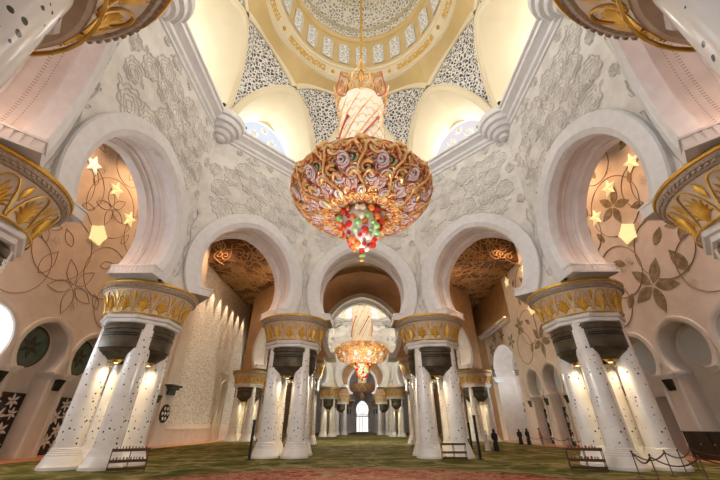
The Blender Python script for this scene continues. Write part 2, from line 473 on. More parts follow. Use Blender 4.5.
def make_pendentive():
    root = empty('pendentive_prototype')
    NT, NS = 22, 20
    a = R(-22.5)
    T = Vector((0, 11.2, 38.3))
    Kl = Vector(rotp((0, KR, KZ), R(22.5))); Kr = Vector((-Kl.x, Kl.y, Kl.z))
    bul = T-(Kl+Kr)/2
    def P(t, s):
        E = Vector(rotp(edge(t*PI/2, -1), a)); F = Vector((-E.x, E.y, E.z))    # right and left edges
        p = F.lerp(E, s)
        return p+bul*(4*s*(1-s))**.8*(t**1.6)
    rows = [[P(i/NT, j/NS) for j in range(NS+1)] for i in range(NT+1)]
    mb = MB(); mb.grid(rows); mb.build('fretwork_panel', M['fret'], root, 180)
    # ochre web between the panel and the ring
    mb = MB(); top = rows[-1]; rr = []
    for f in (0, .25, .5, .75, 1):
        r_ = []
        for j in range(NS+1):
            an = R(22.5)-R(45)*j/NS
            q = Vector((-RR*math.sin(an), RR*math.cos(an), RZ))
            p = Vector(top[j]).lerp(q, f)
            p.z += .35*math.sin(PI*f)*0
            r_.append(p)
        rr.append(r_)
    mb.grid(rr); mb.build('vault_web', M['vaultgold'], root, 180)
    # ribs along the edges
    mb = MB()
    def rib(pts, wid, h):
        k = len(pts); rows_ = []
        for i in range(k):
            p = Vector(pts[i]); t = (Vector(pts[min(i+1, k-1)])-Vector(pts[max(i-1, 0)])).normalized()
            inn = Vector((-p.x, -p.y, -3)).normalized(); inn = (inn-t*inn.dot(t)).normalized()
            sd = t.cross(inn)
            rows_.append([p-sd*wid-inn*.1, p-sd*wid+inn*h*.8, p-sd*wid*.6+inn*h, p+sd*wid*.6+inn*h, p+sd*wid+inn*h*.8, p+sd*wid-inn*.1])
        mb.grid(rows_)
    rib([p+Vector((0, 0, .3)) for p in top], .34, .3)
    for s in (1, -1):
        rib([Vector((s*rows[i][0].x, rows[i][0].y, rows[i][0].z)) for i in range(NT+1)], .1, .22)
    mb.build('vault_rib', M['vault'], root, 30)
    return root
def make_dome(cx, cy, s, nm):
    root = empty('ceiling' if nm == 1 else 'ceiling_far', (cx, cy, 0), scale=(s, s, 1))
    tag(root, ('cream and fretwork dome above the near chandelier', 'fretwork dome above the second chandelier', 'dome above the furthest chandelier')[nm-1], 'dome', kind='structure')
    mb = MB(); mb.lathe([(9.9, 39.1), (9.6, 39.15), (9.6, 39.35), (9.45, 39.4)], 72); mb.lathe([(8.85, 40.2), (8.7, 40.25), (8.62, 40.5), (8.5, 40.55)], 72)
    mb.build('dome_ring', M['vault'], root, 25)
    mb = MB(); mb.lathe([(9.45, 39.4), (8.85, 40.2)], 72); mb.build('ring_band', M['vault'], root, 180)
    mb = MB()
    for k in range(8):
        a0 = R(k*45+22.5+6); a1 = R(k*45+67.5-6)
        mb.lathe([(9.33, 39.5), (8.94, 40.06)], 12, a0=a0, a1=a1)
    mb.build('gilded_inscription', M['inscr'], root, 180)
    mb = MB()
    for k in range(8):
        a = R(k*45+22.5); mb.sphere((9.13*math.cos(a), 9.13*math.sin(a), 39.8), .22, 10)
    mb.build('ring_boss', M['goldpaint'], root, 180)
    mb = MB(); mb.lathe([(8.5, 40.55), (8.5, 46.0), (8.3, 46.1), (8.1, 46.4), (8.1, 46.7), (8.2, 46.75)], 72)
    mb.build('drum', M['vaultgold' if nm else 'vault'], root, 25)
    mb = MB(); pr = []
    for i in range(18):
        t = i/17*PI/2; pr.append((8.2*math.cos(t), 46.7+8.2*math.sin(t)))
    mb.lathe(pr, 72); mb.build('dome_shell', M['domefret'], root, 180)
    mb = MB()
    for t in (.16, .2, .62, .67): mb.lathe([(8.12*math.cos(t+d), 46.7+8.12*math.sin(t+d)) for d in (0, .02)]+[(8.0*math.cos(t+.01), 46.7+8.0*math.sin(t+.01))], 72)
    mb.build('dome_moulding', M['vault'], root, 180)
    if nm == 3: return
    # drum windows
    mb = MB(); ol = outline(0, 8, 41.0, 44.3, .72, .1)
    ol = [(u*(.72/.72), z) for u, z in ol]
    k = len(ol)
    mb.add([(u, 8.38, z) for u, z in ol], [tuple(range(k))])
    mb2 = MB(); mb2.tube([(u*1.06, 8.38, z) for u, z in ol]+[], .07, 5, True)
    pane = mb.build('window', M['winfret'], None, 180)
    fr = mb2.build('window_frame', M['band'], pane, 180)
    for i in range(24):
        p = pane if i == 0 else pane.copy(); f = fr if i == 0 else fr.copy()
        if i: col.objects.link(p); col.objects.link(f); f.parent = p
        p.name = 'window_%d' % (i+1 if nm == 1 else i+31)
        p.parent = root; p.rotation_euler[2] = R(15*i)

side0 = make_side(); niche0 = make_niche(); pend0 = make_pendentive()
SN = ['front', 'front_left', 'left', 'rear_left', 'rear', 'rear_right', 'right', 'front_right']
used = set()
def place(proto, name, loc, rot, scale, label, cat='wall'):
    o = proto if proto.name not in used else copy_tree(proto)
    if o is not proto: pass
    o.name = name; used.add(o.name); used.add(proto.name)
    o.location = loc; o.rotation_euler[2] = rot; o.scale = scale
    tag(o, label, cat, kind='structure')
    return o
HALLS = [(0, 15.1, 1.0, 'near'), (0, 66.5, 1.3, 'middle'), (0, 117.9, 1.0, 'far')]
for hi, (cx, cy, s, hn) in enumerate(HALLS):
    for k in range(8):
        if hi == 0 and k == 4: pass
        if hi == 2 and k in (1, 2, 6, 7, 3, 5): continue
        nm = SN[k].replace('_', ' ')
        if not (hi == 0 and k == 4):
            pre = '' if hi == 0 else hn+'_hall_'
            place(side0, 'wall_'+pre+SN[k], (cx, cy, 0), R(45*k), (s, s, 1), 'white peony-relief arcade wall with horseshoe arch, %s side of the %s hall' % (nm, hn))
        if hi < 2 and not (hi == 1 and k in (4,)):
            place(niche0, 'wall_'+hn+'_niche_'+SN[k], (cx, cy, 0), R(45*k), (s, s, 1), 'cream vaulted window niche over the %s wall of the %s hall' % (nm, hn), 'niche')
            place(pend0, 'wall_'+hn+'_pendentive_'+SN[k], (cx, cy, 0), R(45*k+22.5), (s, s, 1), 'white pierced fretwork pendentive left of the %s niche in the %s hall' % (nm, hn), 'pendentive')
        if hi == 0 and k in (3, 5):
            w = bpy.data.objects['wall_'+SN[k]]
            if 'deep' not in used:
                mb = MB(); sweep(mb, [(TH+.09, 0), (TH+.4, .1), (TH+.5, .3), (TH+5.5, .3), (TH+5.6, .0), (TH+6.0, 0)])
                deep = mb.build('deep_arch_soffit', M['pinklitsoffit'], w, 30); used.add('deep')
                mb = MB()
                for wd in (.9, 1.15, 1.7, 2.3, 2.55, 3.1, 3.9, 4.15, 4.9):
                    ol = outline(.28, n=80)
                    for i in range(1, len(ol)-1):
                        u, z = ol[i]; u2, z2 = ol[i+1]
                        t = Vector((u2-u, 0, z2-z)).normalized()*.04; c = Vector((u, A_IN+TH+wd, z)); q = Vector((0, .05, 0))
                        mb.add([c-t, c+q, c+t, c-q], [(0, 1, 2, 3)])
                deepi = mb.build('soffit_inlay', M['vine'], w)
            else:
                for q in (deep, deepi):
                    c_ = q.copy(); col.objects.link(c_); c_.parent = w
        if hi == 1 and k == 4:
            w = bpy.data.objects['wall_middle_hall_rear']; w.scale[2] = 1.22; w.location[2] = Z0*(1-1.22)
    if hi < 2: make_dome(cx, cy, s, hi+1)

# ------------------------------------------------------------------ piers
def surf_r(z):
    """flaring capital radius"""
    t = max(0, min(1, (z-8.3)/1.45))
    return 2.28+.10*t+.36*t**2.4
def make_pier():
    root = empty('column_cluster')
    cp = []
    c0 = None
    for i, (sx, sy) in enumerate(((-1, -1), (1, -1), (1, 1), (-1, 1))):
        if c0 is None:
            mb = MB()
            mb.lathe([(.65, .95), (.63, 3), (.60, 5.5), (.57, 7.8)], 32)
            c0 = mb.build('column', M['column'], root, 40)
            mb = MB()
            mb.lathe([(0, 0), (1.0, 0), (1.0, .14), (.96, .2), (.90, .34), (.86, .5), (.81, .6), (.81, .66), (.77, .69), (.77, .76), (.72, .79), (.72, .86), (.68, .88), (.69, .93), (.65, .97)], 32)
            b0 = mb.build('column_base', M['marble'], c0, 25)
            cc = c0
        else:
            cc = c0.copy(); col.objects.link(cc); bb = b0.copy(); col.objects.link(bb); bb.parent = cc
        cc.location = (sx*1.09, sy*1.09, 0)
    b = None
    for i in range(4):
        if b is None:
            mb = MB()
            h = R(40)
            prof = [(1.1, 7.75), (2.06, 7.75), (2.08, 7.7), (2.08, 7.42), (2.03, 7.38), (2.05, 7.3), (2.05, 6.3), (1.99, 6.25), (1.93, 6.1), (1.5, 5.72), (1.45, 5.66), (1.0, 5.66), (1.0, 7.75)]
            mb.lathe(prof, 14, a0=PI*1.5-h, a1=PI*1.5+h)
            n = len(prof)
            for e in (0, 14):
                mb.add([mb.v[k*15+e] for k in range(n)], [tuple(range(n))])
            b = mb.build('bronze_grille', M['bronze'], root, 25)
            mb = MB()
            for z in [7.2-.13*k for k in range(2)]:
                mb.lathe([(2.05, z), (2.08, z-.02), (2.08, z-.06), (2.05, z-.08)], 14, a0=PI*1.5-h*.8, a1=PI*1.5+h*.8)
            g = mb.build('vent_slat', M['black'], b, 25)
            mb = MB(); mb.lathe([(.0, 5.66), (.3, 5.66), (.2, 5.5), (.14, 5.48), (0, 5.48)], 14, (0, -1.25))
            l = mb.build('lamp_housing', M['brass'], b, 30)
            mb = MB(); mb.lathe([(.0, 5.47), (.11, 5.47), (.11, 5.48)], 12, (0, -1.25)); ln = mb.build('lamp_lens', M['lens'], b)
            bs = b
        else:
            bs = b.copy(); col.objects.link(bs)
            for q in (g, l, ln):
                z = q.copy(); col.objects.link(z); z.parent = bs
        bs.rotation_euler[2] = R(90*i)
    # capital
    mb = MB()
    mb.lathe([(.0, 7.75), (2.2, 7.75), (2.3, 7.8), (2.3, 7.98), (2.42, 8.04), (2.46, 8.16), (2.40, 8.24), (2.34, 8.3)], 8, a0=R(22.5))
    mb.build('octagonal_neck', M['marble'], root, 20)
    mb = MB()
    mb.lathe([(1.4, 8.2), (2.2, 8.24)]+[(surf_r(8.3+1.45*i/12), 8.3+1.45*i/12) for i in range(13)]+[(2.8, 9.78)], 64)
    cap = mb.build('capital', M['capital'], root, 30)
    mb = MB()
    mb.lathe([(2.72, 9.72), (2.79, 9.74), (2.84, 9.8), (2.84, 9.92), (2.89, 9.95), (2.89, 10.1)], 64)
    for i in range(96):
        a = 2*PI*i/96; mb.box((2.87, 0, 9.86), (.06, .09, .1), Matrix.Rotation(a, 4, 'Z'))
    mb.build('dentil_rim', M['rim'], cap, 30)
    mb = MB(); mb.lathe([(2.87, 10.1), (2.95, 10.12), (2.97, 10.2), (2.93, 10.27), (2.82, 10.3), (0, 10.3)], 64)
    mb.lathe([(2.36, 8.27), (2.40, 8.3), (2.40, 8.35), (2.35, 8.37)], 48)
    mb.build('gilt_moulding', M['goldpaint'], cap, 30)
    # gilt palmettes in lotus arches
    mb = MB(); NPAL = 14
    def on(phi, z, off): r = surf_r(z)+off; return (r*math.cos(phi), r*math.sin(phi), z)
    for k in range(NPAL):
        p0 = 2*PI*(k+.5)/NPAL; half = PI/NPAL
        pts = []
        for i in range(17):                         # lotus arch outline
            t = -1+2*i/16
            pts.append(on(p0+half*.93*t, 8.42+1.22*(1-abs(t)**2.6), .03))
        mb.tube(pts, .032, 5)
        for j in range(9):                           # fronds
            f = (j-4)/4; rows = []
            ln_ = 1.05-.35*abs(f)
            for i in range(7):
                t = i/6
                ang = f*1.25*(.35+.65*t)
                ph = math.sin(ang)*ln_*t*.62/2.5
                zz = 8.4+math.cos(ang*.9)*ln_*t*1.0
                w = .075*math.sin(PI*min(1, t*.9+.1))**.7/2.5+.002
                dx, dz = math.cos(ang), -math.sin(ang)
                rows.append([on(p0+ph-w*dx, zz-w*2.5*dz, .015), on(p0+ph, zz, .07), on(p0+ph+w*dx, zz+w*2.5*dz, .015)])
            mb.grid(rows)
        q = p0+half                                  # small bud between the arches
        mb.grid([[on(q-w, z, .02), on(q, z, .05), on(q+w, z, .02)] for z, w in ((9.0, .0), (9.2, .03), (9.4, .05), (9.55, .03), (9.66, 0))])
    mb.build('gilt_palmette', M['goldpaint'], cap, 60)
    for o in [q for q in bpy.data.objects if q.parent == root and not q.name.startswith('column')]: o.location.z = -.2
    return root
pier0 = make_pier(); first = True
def add_pier(x, y, label, group, s=1, lamps=0):
    global first
    o = pier0 if first else copy_tree(pier0); first = False
    o.location = (x, y, 0); o.scale = (s, s, 1)
    tag(o, label, 'column', group)
    if y < 2:        # the piers beside the camera are a little wider
        for q in [c for c in bpy.data.objects if c.parent == o]:
            if q.name.startswith('column'): q.location.x *= 1.2; q.location.y *= 1.2
            elif q.name.startswith('capital'): q.scale = (1.15, 1.15, 1)
    for k in range(4) if lamps else ():
        a = R(90*k-90)
        spot('column_light', (x+1.3*math.cos(a), y+1.3*math.sin(a), 5.24), (x+1.3*math.cos(a), y+1.3*math.sin(a), 0), lamps, (1, .74, .42), 150, .1, 1.0)
def spot(name, loc, to, power, color, size, rad=.1, blend=.6):
    l = bpy.data.lights.new(name, 'SPOT'); l.energy = power; l.color = color; l.spot_size = R(size); l.spot_blend = blend; l.shadow_soft_size = rad
    o = bpy.data.objects.new(name, l); col.objects.link(o); o.location = loc
    o.rotation_euler = (Vector(to)-Vector(loc)).to_track_quat('-Z', 'Y').to_euler()
    return o
def point(name, loc, power, color, rad=.3):
    l = bpy.data.lights.new(name, 'POINT'); l.energy = power; l.color = color; l.shadow_soft_size = rad
    o = bpy.data.objects.new(name, l); col.objects.link(o); o.location = loc
    return o
G1 = 'inlaid marble column clusters around the near hall'; G2 = 'column clusters around the middle hall'; G3 = 'column clusters around the furthest hall'
LP = 230
for x, y, t in ((-6, 28.9, 'cluster of four inlaid white marble columns left of the central far doorway aisle'),
                (6, 28.9, 'cluster of four inlaid white marble columns right of the central aisle, rack at its foot'),
                (-14.95, 21.7, 'large warm-lit cluster of four inlaid columns on the left, standing whole in view'),
                (14.95, 21.7, 'large cluster of four inlaid columns on the right behind the rope barrier'),
                (-14.8, 9.0, 'column cluster cut by the left edge, only gilt capital and dark grille showing'),
                (14.8, 9.0, 'column cluster cut by the right edge, only gilt capital and dark grille showing'),
                (-6.3, .75, 'nearest column cluster overhead in the top left corner'),
                (6.3, .75, 'nearest column cluster overhead in the top right corner')):
    add_pier(x, y, t, G1, 1.09 if 2 < y < 10 else 1, LP)
for sx, nm in ((-1, 'left'), (1, 'right')):
    for X, Y, t in ((7.9, 48.2, 'first cluster behind the near hall on the %s of the aisle'), (19.1, 58.9, 'distant column cluster at the %s front corner of the middle hall'),
                    (19.1, 74.1, 'distant column cluster at the %s back corner of the middle hall'), (7.9, 84.8, 'distant column cluster carrying the keyhole arch, %s of the far aisle')):
        add_pier(sx*X, Y, 'white '+t % nm, G2, 1.0 if X > 8 else .95, LP if Y < 60 else LP)
    for X, Y, t in ((6.1, 104, 'tiny far column cluster in front of the furthest hall, %s of the aisle'), (6.1, 131.6, 'tiny last column cluster beside the glazed end door, on the %s')):
        add_pier(sx*X, Y, t % nm, G3, 1, 0)

# ------------------------------------------------------------------ floor and outer walls
XW = 24.0
mb = MB(); mb.grid([[(x, y, 0) for x in (-21.6, 0, 21.6)] for y in (-14, 30, 80, 150)])
tag(mb.build('floor', M['carpet']), 'green patterned carpet with a red medallion in front', 'floor', kind='structure')
mb = MB()
for s in (-1, 1): mb.grid([[(s*21.6, y, .012) for y in (-14, 150)], [(s*30.5, y, .012) for y in (-14, 150)]]); mb.grid([[(s*21.6, y, -.2) for y in (-14, 150)], [(s*21.6, y, .012) for y in (-14, 150)]])
tag(mb.build('floor_border', M['border']), 'orange stone strip along the side walls', 'floor', kind='structure')

def bay_outline(off=0, n=12, top=True):
    r = 1.95+off; zc, zs = 6.95, 5.6
    a0 = math.asin((zs-zc)/r); a1 = PI/2-.03
    h = [(1.5+off, .0), (1.5+off, 5.5), (r*math.cos(a0), 5.6)]+[(r*math.cos(a0+(a1-a0)*i/n), zc+r*math.sin(a0+(a1-a0)*i/n)+(.12 if i == n else 0)) for i in range(1, n)]+[(0, zc+r+.08)]
    return [(-u, z) for u, z in h]+list(reversed(h[:-1]))
PER = 4.8
BAYS = [24.9+PER*k for k in range(-7, 6)]
def starflower(mb, cx, cz, y, r, n=5, w=.36, a0=PI/2, fill=True, th=.03):
    """petals in the x-z plane at depth y"""
    for i in range(n):
        a = a0+2*PI*i/n; pts = []
        for j in range(9): t = j/8; pts.append((.08*r+t*r*.92, math.sin(PI*t**.85)*r*w*.5))
        for j in range(1, 8): t = 1-j/8; pts.append((.08*r+t*r*.92, -math.sin(PI*t**.85)*r*w*.5))
        q = [(cx+x*math.cos(a)-s*math.sin(a), cz+x*math.sin(a)+s*math.cos(a)) for x, s in pts]
        if fill:
            k = len(q)
            mb.add([(x, y-th, z) for x, z in q]+[(x, y, z) for x, z in q], [tuple(range(k))]+[(m_, (m_+1) % k, k+(m_+1) % k, k+m_) for m_ in range(k)])
        else: mb.tube([(x, y-.01, z) for x, z in q], .028, 4, True)
def star5(mb, cx, cz, y, r, a0=PI/2, th=.12):
    pts = []
    for i in range(10):
        a = a0+PI*i/5; rr = r if i % 2 == 0 else r*.45
        pts.append((cx+rr*math.cos(a), cz+rr*math.sin(a)))
    mb.add([(cx, y-th*2.2, cz)]+[(x, y-th*.4, z) for x, z in pts]+[(x, y, z) for x, z in pts],
           [(0, i+1, (i+1) % 10+1) for i in range(10)]+[(i+1, (i+1) % 10+1, 11+(i+1) % 10, 11+i) for i in range(10)])
def penta(mb, cx, cz, y, r, th=.12, tilt=0):
    pts = []
    for i in range(5):
        a0 = PI/2+2*PI*i/5+tilt; a1 = PI/2+2*PI*(i+1)/5+tilt
        for t in (0, .25, .5, .75):
            x = (1-t)*math.cos(a0)+t*math.cos(a1); z = (1-t)*math.sin(a0)+t*math.sin(a1)
            k = 1-.06*math.sin(PI*t)
            pts.append((cx+r*x*k, cz-r*z*k))
    n = len(pts)
    mb.add([(x, y-th, z) for x, z in pts]+[(x, y, z) for x, z in pts], [tuple(range(n))]+[(i, (i+1) % n, n+(i+1) % n, n+i) for i in range(n)])

def area(name, loc, to, sx, sy, power, color):
    l = bpy.data.lights.new(name, 'AREA'); l.shape = 'RECTANGLE'; l.size = sx; l.size_y = sy; l.energy = power; l.color = color
    o = bpy.data.objects.new(name, l); col.objects.link(o); o.location = loc
    o.rotation_euler = (Vector(to)-Vector(loc)).to_track_quat('-Z', 'Y').to_euler()
    return o
def make_aisle(side):
    """long outer wall; local x runs along the wall, local +y is outward"""
    sgn = -1 if side == 'left' else 1
    bays = [b for b in BAYS if not (side == 'left' and b > 42)]
    rot = R(90) if side == 'left' else R(-90)
    def U(Y): return Y if side == 'left' else -Y
    y1 = 42.3 if side == 'left' else 51.3
    root = empty('wall_'+side+'_aisle', (0, 0, 0), rot)
    tag(root, ('warm plaster wall with gold-outlined flowers above keyhole niches, left side' if side == 'left' else 'plaster wall with dark petal flowers above keyhole niches, right side'), 'wall', kind='structure')
    mb = MB(); y0 = bays[0]-PER/2
    for b in bays:
        t = MB(); holed_face(t, bay_outline(.28), PER/2, 10.0, XW)
        mb.add([(x+U(b), y, z) for x, y, z in t.v], t.f)
    ya, yb = U(y0), U(bays[-1]+PER/2)
    mb.grid([[(ya, XW, 10), (yb, XW, 10)], [(ya, XW, 28), (yb, XW, 28)]])
    ye = U(y1)
    if abs(ye-yb) > .05: mb.grid([[(yb, XW, 0), (ye, XW, 0)], [(yb, XW, 28), (ye, XW, 28)]])
    mb.build('wall_surface', M['plaster'], root)
    t = MB()
    t.grid([[(u, XW+w, z) for u, z in bay_outline(o)] for w, o in ((0, .46), (-.12, .44), (-.14, .3), (-.1, .1), (.0, .0), (1.3, 0))])
    frame0 = t.build('niche_frame', M['panel'], root, 25)
    t = MB(); t.add([(-2.6, XW+1.3, 0), (2.6, XW+1.3, 0), (2.6, XW+1.3, 9.5), (-2.6, XW+1.3, 9.5)], [(0, 1, 2, 3)])
    back0 = t.build('niche_back', M['panel'], root)
    t = MB()
    for s in (-1, 1):
        t.box((s*1.72, XW+.35, 5.5), (.9, 1.5, .14)); t.box((s*1.74, XW+.35, 5.38), (.8, 1.35, .14)); t.box((s*1.76, XW+.35, 5.22), (.66, 1.2, .2)); 
    imp0 = t.build('impost', M['marble'], root)
    t = MB()
    for s in (-1, 1):
        n = [(s*2.0, -.28, 5.14), (s*2.75, -.28, 5.14), (s*2.65, -.08, 4.35), (s*2.1, -.08, 4.35)]
        q = [(x, XW+d, z) for x, d, z in n]+[(x, XW+.05, z) for x, d, z in n]
        t.add(q, [(0, 1, 2, 3), (0, 4, 5, 1), (1, 5, 6, 2), (2, 6, 7, 3), (3, 7, 4, 0)])
    brk0 = t.build('dark_bracket', M['darkstone'], root)
    t = MB(); yy = XW+1.24
    t.lathe([(0, 0), (1.38, 0), (1.38, .08), (0, .08)], 28)
    disc_v = [(x, yy-z, 7.2+y) for x, y, z in t.v]
    for i, b in enumerate(bays):
        fr, bk, im, br = ((frame0, back0, imp0, brk0) if i == 0 else tuple(o.copy() for o in (frame0, back0, imp0, brk0)))
        for o in (fr, bk, im, br):
            if i: col.objects.link(o)
            o.location.x = U(b)
        bright = side == 'left' and b < 23
        if bright: area('window_daylight', (-24.95, b, 7.2), (0, b+4, 9), 2.4, 2.4, 260, (.8, .9, 1.0))
        if b < 10 and side == 'right': continue
        d = MB(); d.add(disc_v, t.f)
        w = d.build('window_%d' % (60+i+(20 if side == 'right' else 0)), M['daypane'] if bright else M['greenglass'] if side == 'left' else M['glass'], root, 30); w.location.x = U(b)
        d = MB(); d.tube([(1.42*math.cos(2*PI*j/32), yy-.05, 7.2+1.42*math.sin(2*PI*j/32)) for j in range(32)], .09, 6, True)
        fo = d.build('window_frame', M['iron'] if side == 'left' else M['panel'], w)
        if side == 'left' and not bright:
            d = MB(); starflower(d, 0, 7.2, yy-.09, .8, 6, .4); d.build('star_tracery', M['darkstone'], w)
        # dark carved screen
        if b < 15: continue
        if side == 'left' or b > 30 or b < 22:
            S = empty('carved_screen', (0, 0, 0), rot); 
            Yp = b
            S.location = (sgn*0, 0, 0)
            p = MB(); p.box((0, XW+1.2, 2.05), (2.9, .1, 4.06)); o = p.build('screen_board', M['screen'], S); o.location.x = U(b)
            p = MB(); rn = random.Random(5)
            for q, (fx, fz, fr_) in enumerate(((-.85, .7, .5), (.1, .95, .55), (1.0, .6, .42), (-.6, 1.75, .5), (.75, 1.7, .55), (-.95, 2.7, .42), (.1, 2.6, .6), (1.0, 2.75, .42), (-.6, 3.5, .48), (.65, 3.55, .5))):
                starflower(p, fx, fz, XW+1.15, fr_, 6, .34, rn.random())
            o = p.build('star_inlay', M['whiteinlay'], S, 60); o.location.x = U(b)
            ordn = ('first', 'second', 'third', 'fourth', 'fifth', 'sixth', 'seventh', 'eighth', 'ninth', 'tenth', 'eleventh', 'twelfth', 'thirteenth')[i]
            
            tag(S, 'dark screen with white star flowers in the %s keyhole niche along the %s wall' % (ordn, side), 'screen', 'dark flower screens in the wall niches')
        elif b > 27:
            S = empty('panel', (0, 0, 0), rot)
            p = MB(); p.box((0, XW+1.2, 2.05), (2.2, .1, 4.1)); o = p.build('board', M['greycloth'], S); o.location.x = U(b)
            p = MB(); p.tube([(-1.1, XW+1.15, .0), (-1.1, XW+1.15, 4.1), (1.1, XW+1.15, 4.1), (1.1, XW+1.15, 0)], .07, 4); o = p.build('board_frame', M['panel'], S); o.location.x = U(b)
            tag(S, 'tall pale grey panel in the niche behind the right column cluster', 'panel')
    # inlaid flowers and vines
    fl = MB(); vn = MB(); out = side == 'left'
    pm = MB() if not out else vn
    for c in (15.3, 24.9, 34.5, 44.1):
        if c > y1-1.5: continue
        def fpos(dY, z, r, n=5, w=.42, a0=-PI/2):
            if c+dY+r > y1 or c+dY-r < y0: return
            if z-r < 9.3 and r > 1.2: return
            starflower(pm, U(c+dY), z, XW, r, n, w, a0, not out)
        fpos(0, 20.1, 1.9); fpos(-.1, 12.0, 2.3); fpos(4.8, 15.2, 1.5, 5, .42, PI/2); fpos(-4.8, 25.0, 1.4); fpos(4.8, 24.6, 1.6)
        for dY, z, a, l in ((-3.4, 11.6, 1.3, 2.4), (1.4, 14.6, .6, 1.6), (-1.8, 14.7, 2.4, 1.7), (2.6, 17.6, 1.2, 1.5), (-3.0, 18.4, .3, 1.5), (.4, 23.8, 1.5, 1.5), (-2.6, 20.6, 1.9, 1.3), (3.8, 21.0, 2.2, 1.4), (3.2, 11.0, 2.3, 1.6)):
            if y0 < c+dY < y1-1: starflower(pm, U(c+dY), z, XW, l, 1, .42, a if side == 'left' else PI-a, not out); 
        for dY, z, r in ((-2.4, 14.4, 2.6), (2.4, 14.4, 2.4), (0, 20.1, 2.9), (-3.6, 20.0, 2.2), (4.8, 19.6, 2.4), (0, 25.2, 2.0), (4.8, 12.0, 2.2)):
            if c+dY+r < y1 and c+dY-r > y0:
                vn.tube([(U(c+dY)+r*math.cos(2*PI*j/40), XW-.01, z+r*math.sin(2*PI*j/40)) for j in range(40)], .025 if out else .045, 4, True)
        # faint carved rosettes
    rn = random.Random(11)
    fa = MB()
    for i in range(80):
        Y = rn.uniform(y0+1, y1-1); z = rn.uniform(10, 26)
        for k in range(5):
            a = k*2*PI/5; fa.tube([(U(Y)+.25*math.cos(a)+.2*math.cos(2*PI*j/10), XW-.005, z+.25*math.sin(a)+.2*math.sin(2*PI*j/10)) for j in range(10)], .03, 3, True)
    if pm is not vn: pm.build('petal_inlay', M['petal'], root, 60)
    vn.build('vine_inlay', M['vine'], root, 60)
    fa.build('carved_rosette', M['plaster'], root, 60)
    # lit glass stars
    lights = [(21.2, 22.2, 's', 'white star wall light, highest behind the %s arch', 'c'), (24.4, 21.9, 's', 'gold star wall light beside the dark flower behind the %s arch', 'w'), (24.7, 17.0, 'p', 'pentagon wall light, lowest behind the %s arch', 'w'),
              (27.3, 20.4, 's', 'gold star wall light half hidden by the %s arch edge', 'w')]
    if side == 'right': lights += [(43.4, 21.9, 's', 'small gold star wall light, lower one through the front %s arch', 'w'), (49.4, 22.6, 's', 'small gold star wall light, furthest through the front %s arch', 'w'), (43.9, 16.4, 'p', 'small pentagon wall light through the front %s arch', 'w')]
    for Y, z, kd, lb, cm in lights:
        mb = MB()
        if kd == 's': star5(mb, 0, z, XW-.02, .88, PI/2+(.15 if side == 'left' else -.15))
        else: penta(mb, 0, z, XW-.02, 1.0, tilt=-.55 if side == 'left' else .55)
        cool = cm == 'c' and side == 'left'
        o = mb.build('star_light', M['starcool' if cool else 'starlit'], None, 30)
        L = o; L.rotation_euler[2] = rot; L.location = (0, Y, 0) if True else None
        if side == 'right' and cm == 'c': lb = 'gold star wall light, highest behind the %s arch'
        tag(L, 'glowing '+lb % side, 'wall light', 'star lights on the aisle walls')
    return root
def day_pane():
    return pmat('daylit_pane', (.95, .95, .92), .3, emis=(1, .99, .95), estr=1.3)
M['daypane'] = day_pane()
make_aisle('left'); make_aisle('right')

# left: pilaster then mother-of-pearl wall
rw = empty('wall_left_far', (0, 0, 0), R(90)); tag(rw, 'glittering mother-of-pearl lattice wall washed by warm light, left beyond the columns', 'wall', kind='structure')
mb = MB(); mb.grid([[(44.6, XW, 2.2), (67, XW, 2.2)], [(44.6, XW, 28), (67, XW, 28)]]); mb.build('pearl_lattice', M['crystal'], rw)
mb = MB(); mb.box((55.8, XW-.05, .8), (22.4, .3, 1.6)); mb.box((55.8, XW-.12, 1.7), (22.4, .44, .2)); mb.box((55.8, XW, 2.05), (22.4, .2, .5)); mb.build('dado', M['plaster'], rw)
mb = MB(); mb.box((43.4, XW+.1, 14), (2.4, .8, 28)); mb.build('pilaster', M['panel'], rw)
mb = MB(); mb.box((43.4, XW-.6, 6.3), (2.6, .9, .22)); mb.box((43.4, XW-.45, 6.05), (2.3, .6, .3)); mb.box((43.4, XW-.4, 5.6), (1.5, .4, .6)); mb.build('bracket', M['darkstone'], rw)
mb = MB(); mb.lathe([(0, 0), (1.0, 0), (1.0, .1), (0, .1)], 24); v = [(43.4+x, XW-.3-z, 3.3+y) for x, y, z in mb.v]; d = MB(); d.add(v, mb.f); ro = d.build('rosette', M['screen'], rw)
mb = MB()
for i in range(6): mb.sphere((43.4+.6*math.cos(i*PI/3), XW-.42, 3.3+.6*math.sin(i*PI/3)), .2, 8, (1, .2, 1))
mb.sphere((43.4, XW-.42, 3.3), .2, 8, (1, .2, 1)); mb.build('rosette_petal', M['whiteinlay'], ro, 180)
# tall bronze keyhole door in the lattice wall
dr = empty('door_1', (0, 0, 0), R(90)); tag(dr, 'tall narrow ochre keyhole doorway at the far end of the lattice wall', 'door', kind='structure')
mb = MB(); ol = outline(0, 12, 0, 7.8, 1.3, .1) if False else [(-1.1, 0), (-1.1, 6.6)]+[(1.3*math.cos(PI*1.17-PI*1.34*i/14)*1.0, 7.4+1.5*math.sin(PI*1.17-PI*1.34*i/14)) for i in range(15)]+[(1.1, 6.6), (1.1, 0)]
mb.add([(60.4+x, XW-.12, z) for x, z in ol], [tuple(range(len(ol)))]); mb.build('door_panel', M['vaultgold'], dr)
mb = MB(); mb.tube([(60.4+x*1.08, XW-.15, z) for x, z in ol], .14, 5); mb.build('door_frame', M['panel'], dr)
mb = MB(); mb.box((60.4, XW-.05, 5), (4, .25, 10)); mb.build('door_surround', M['panel'], dr)

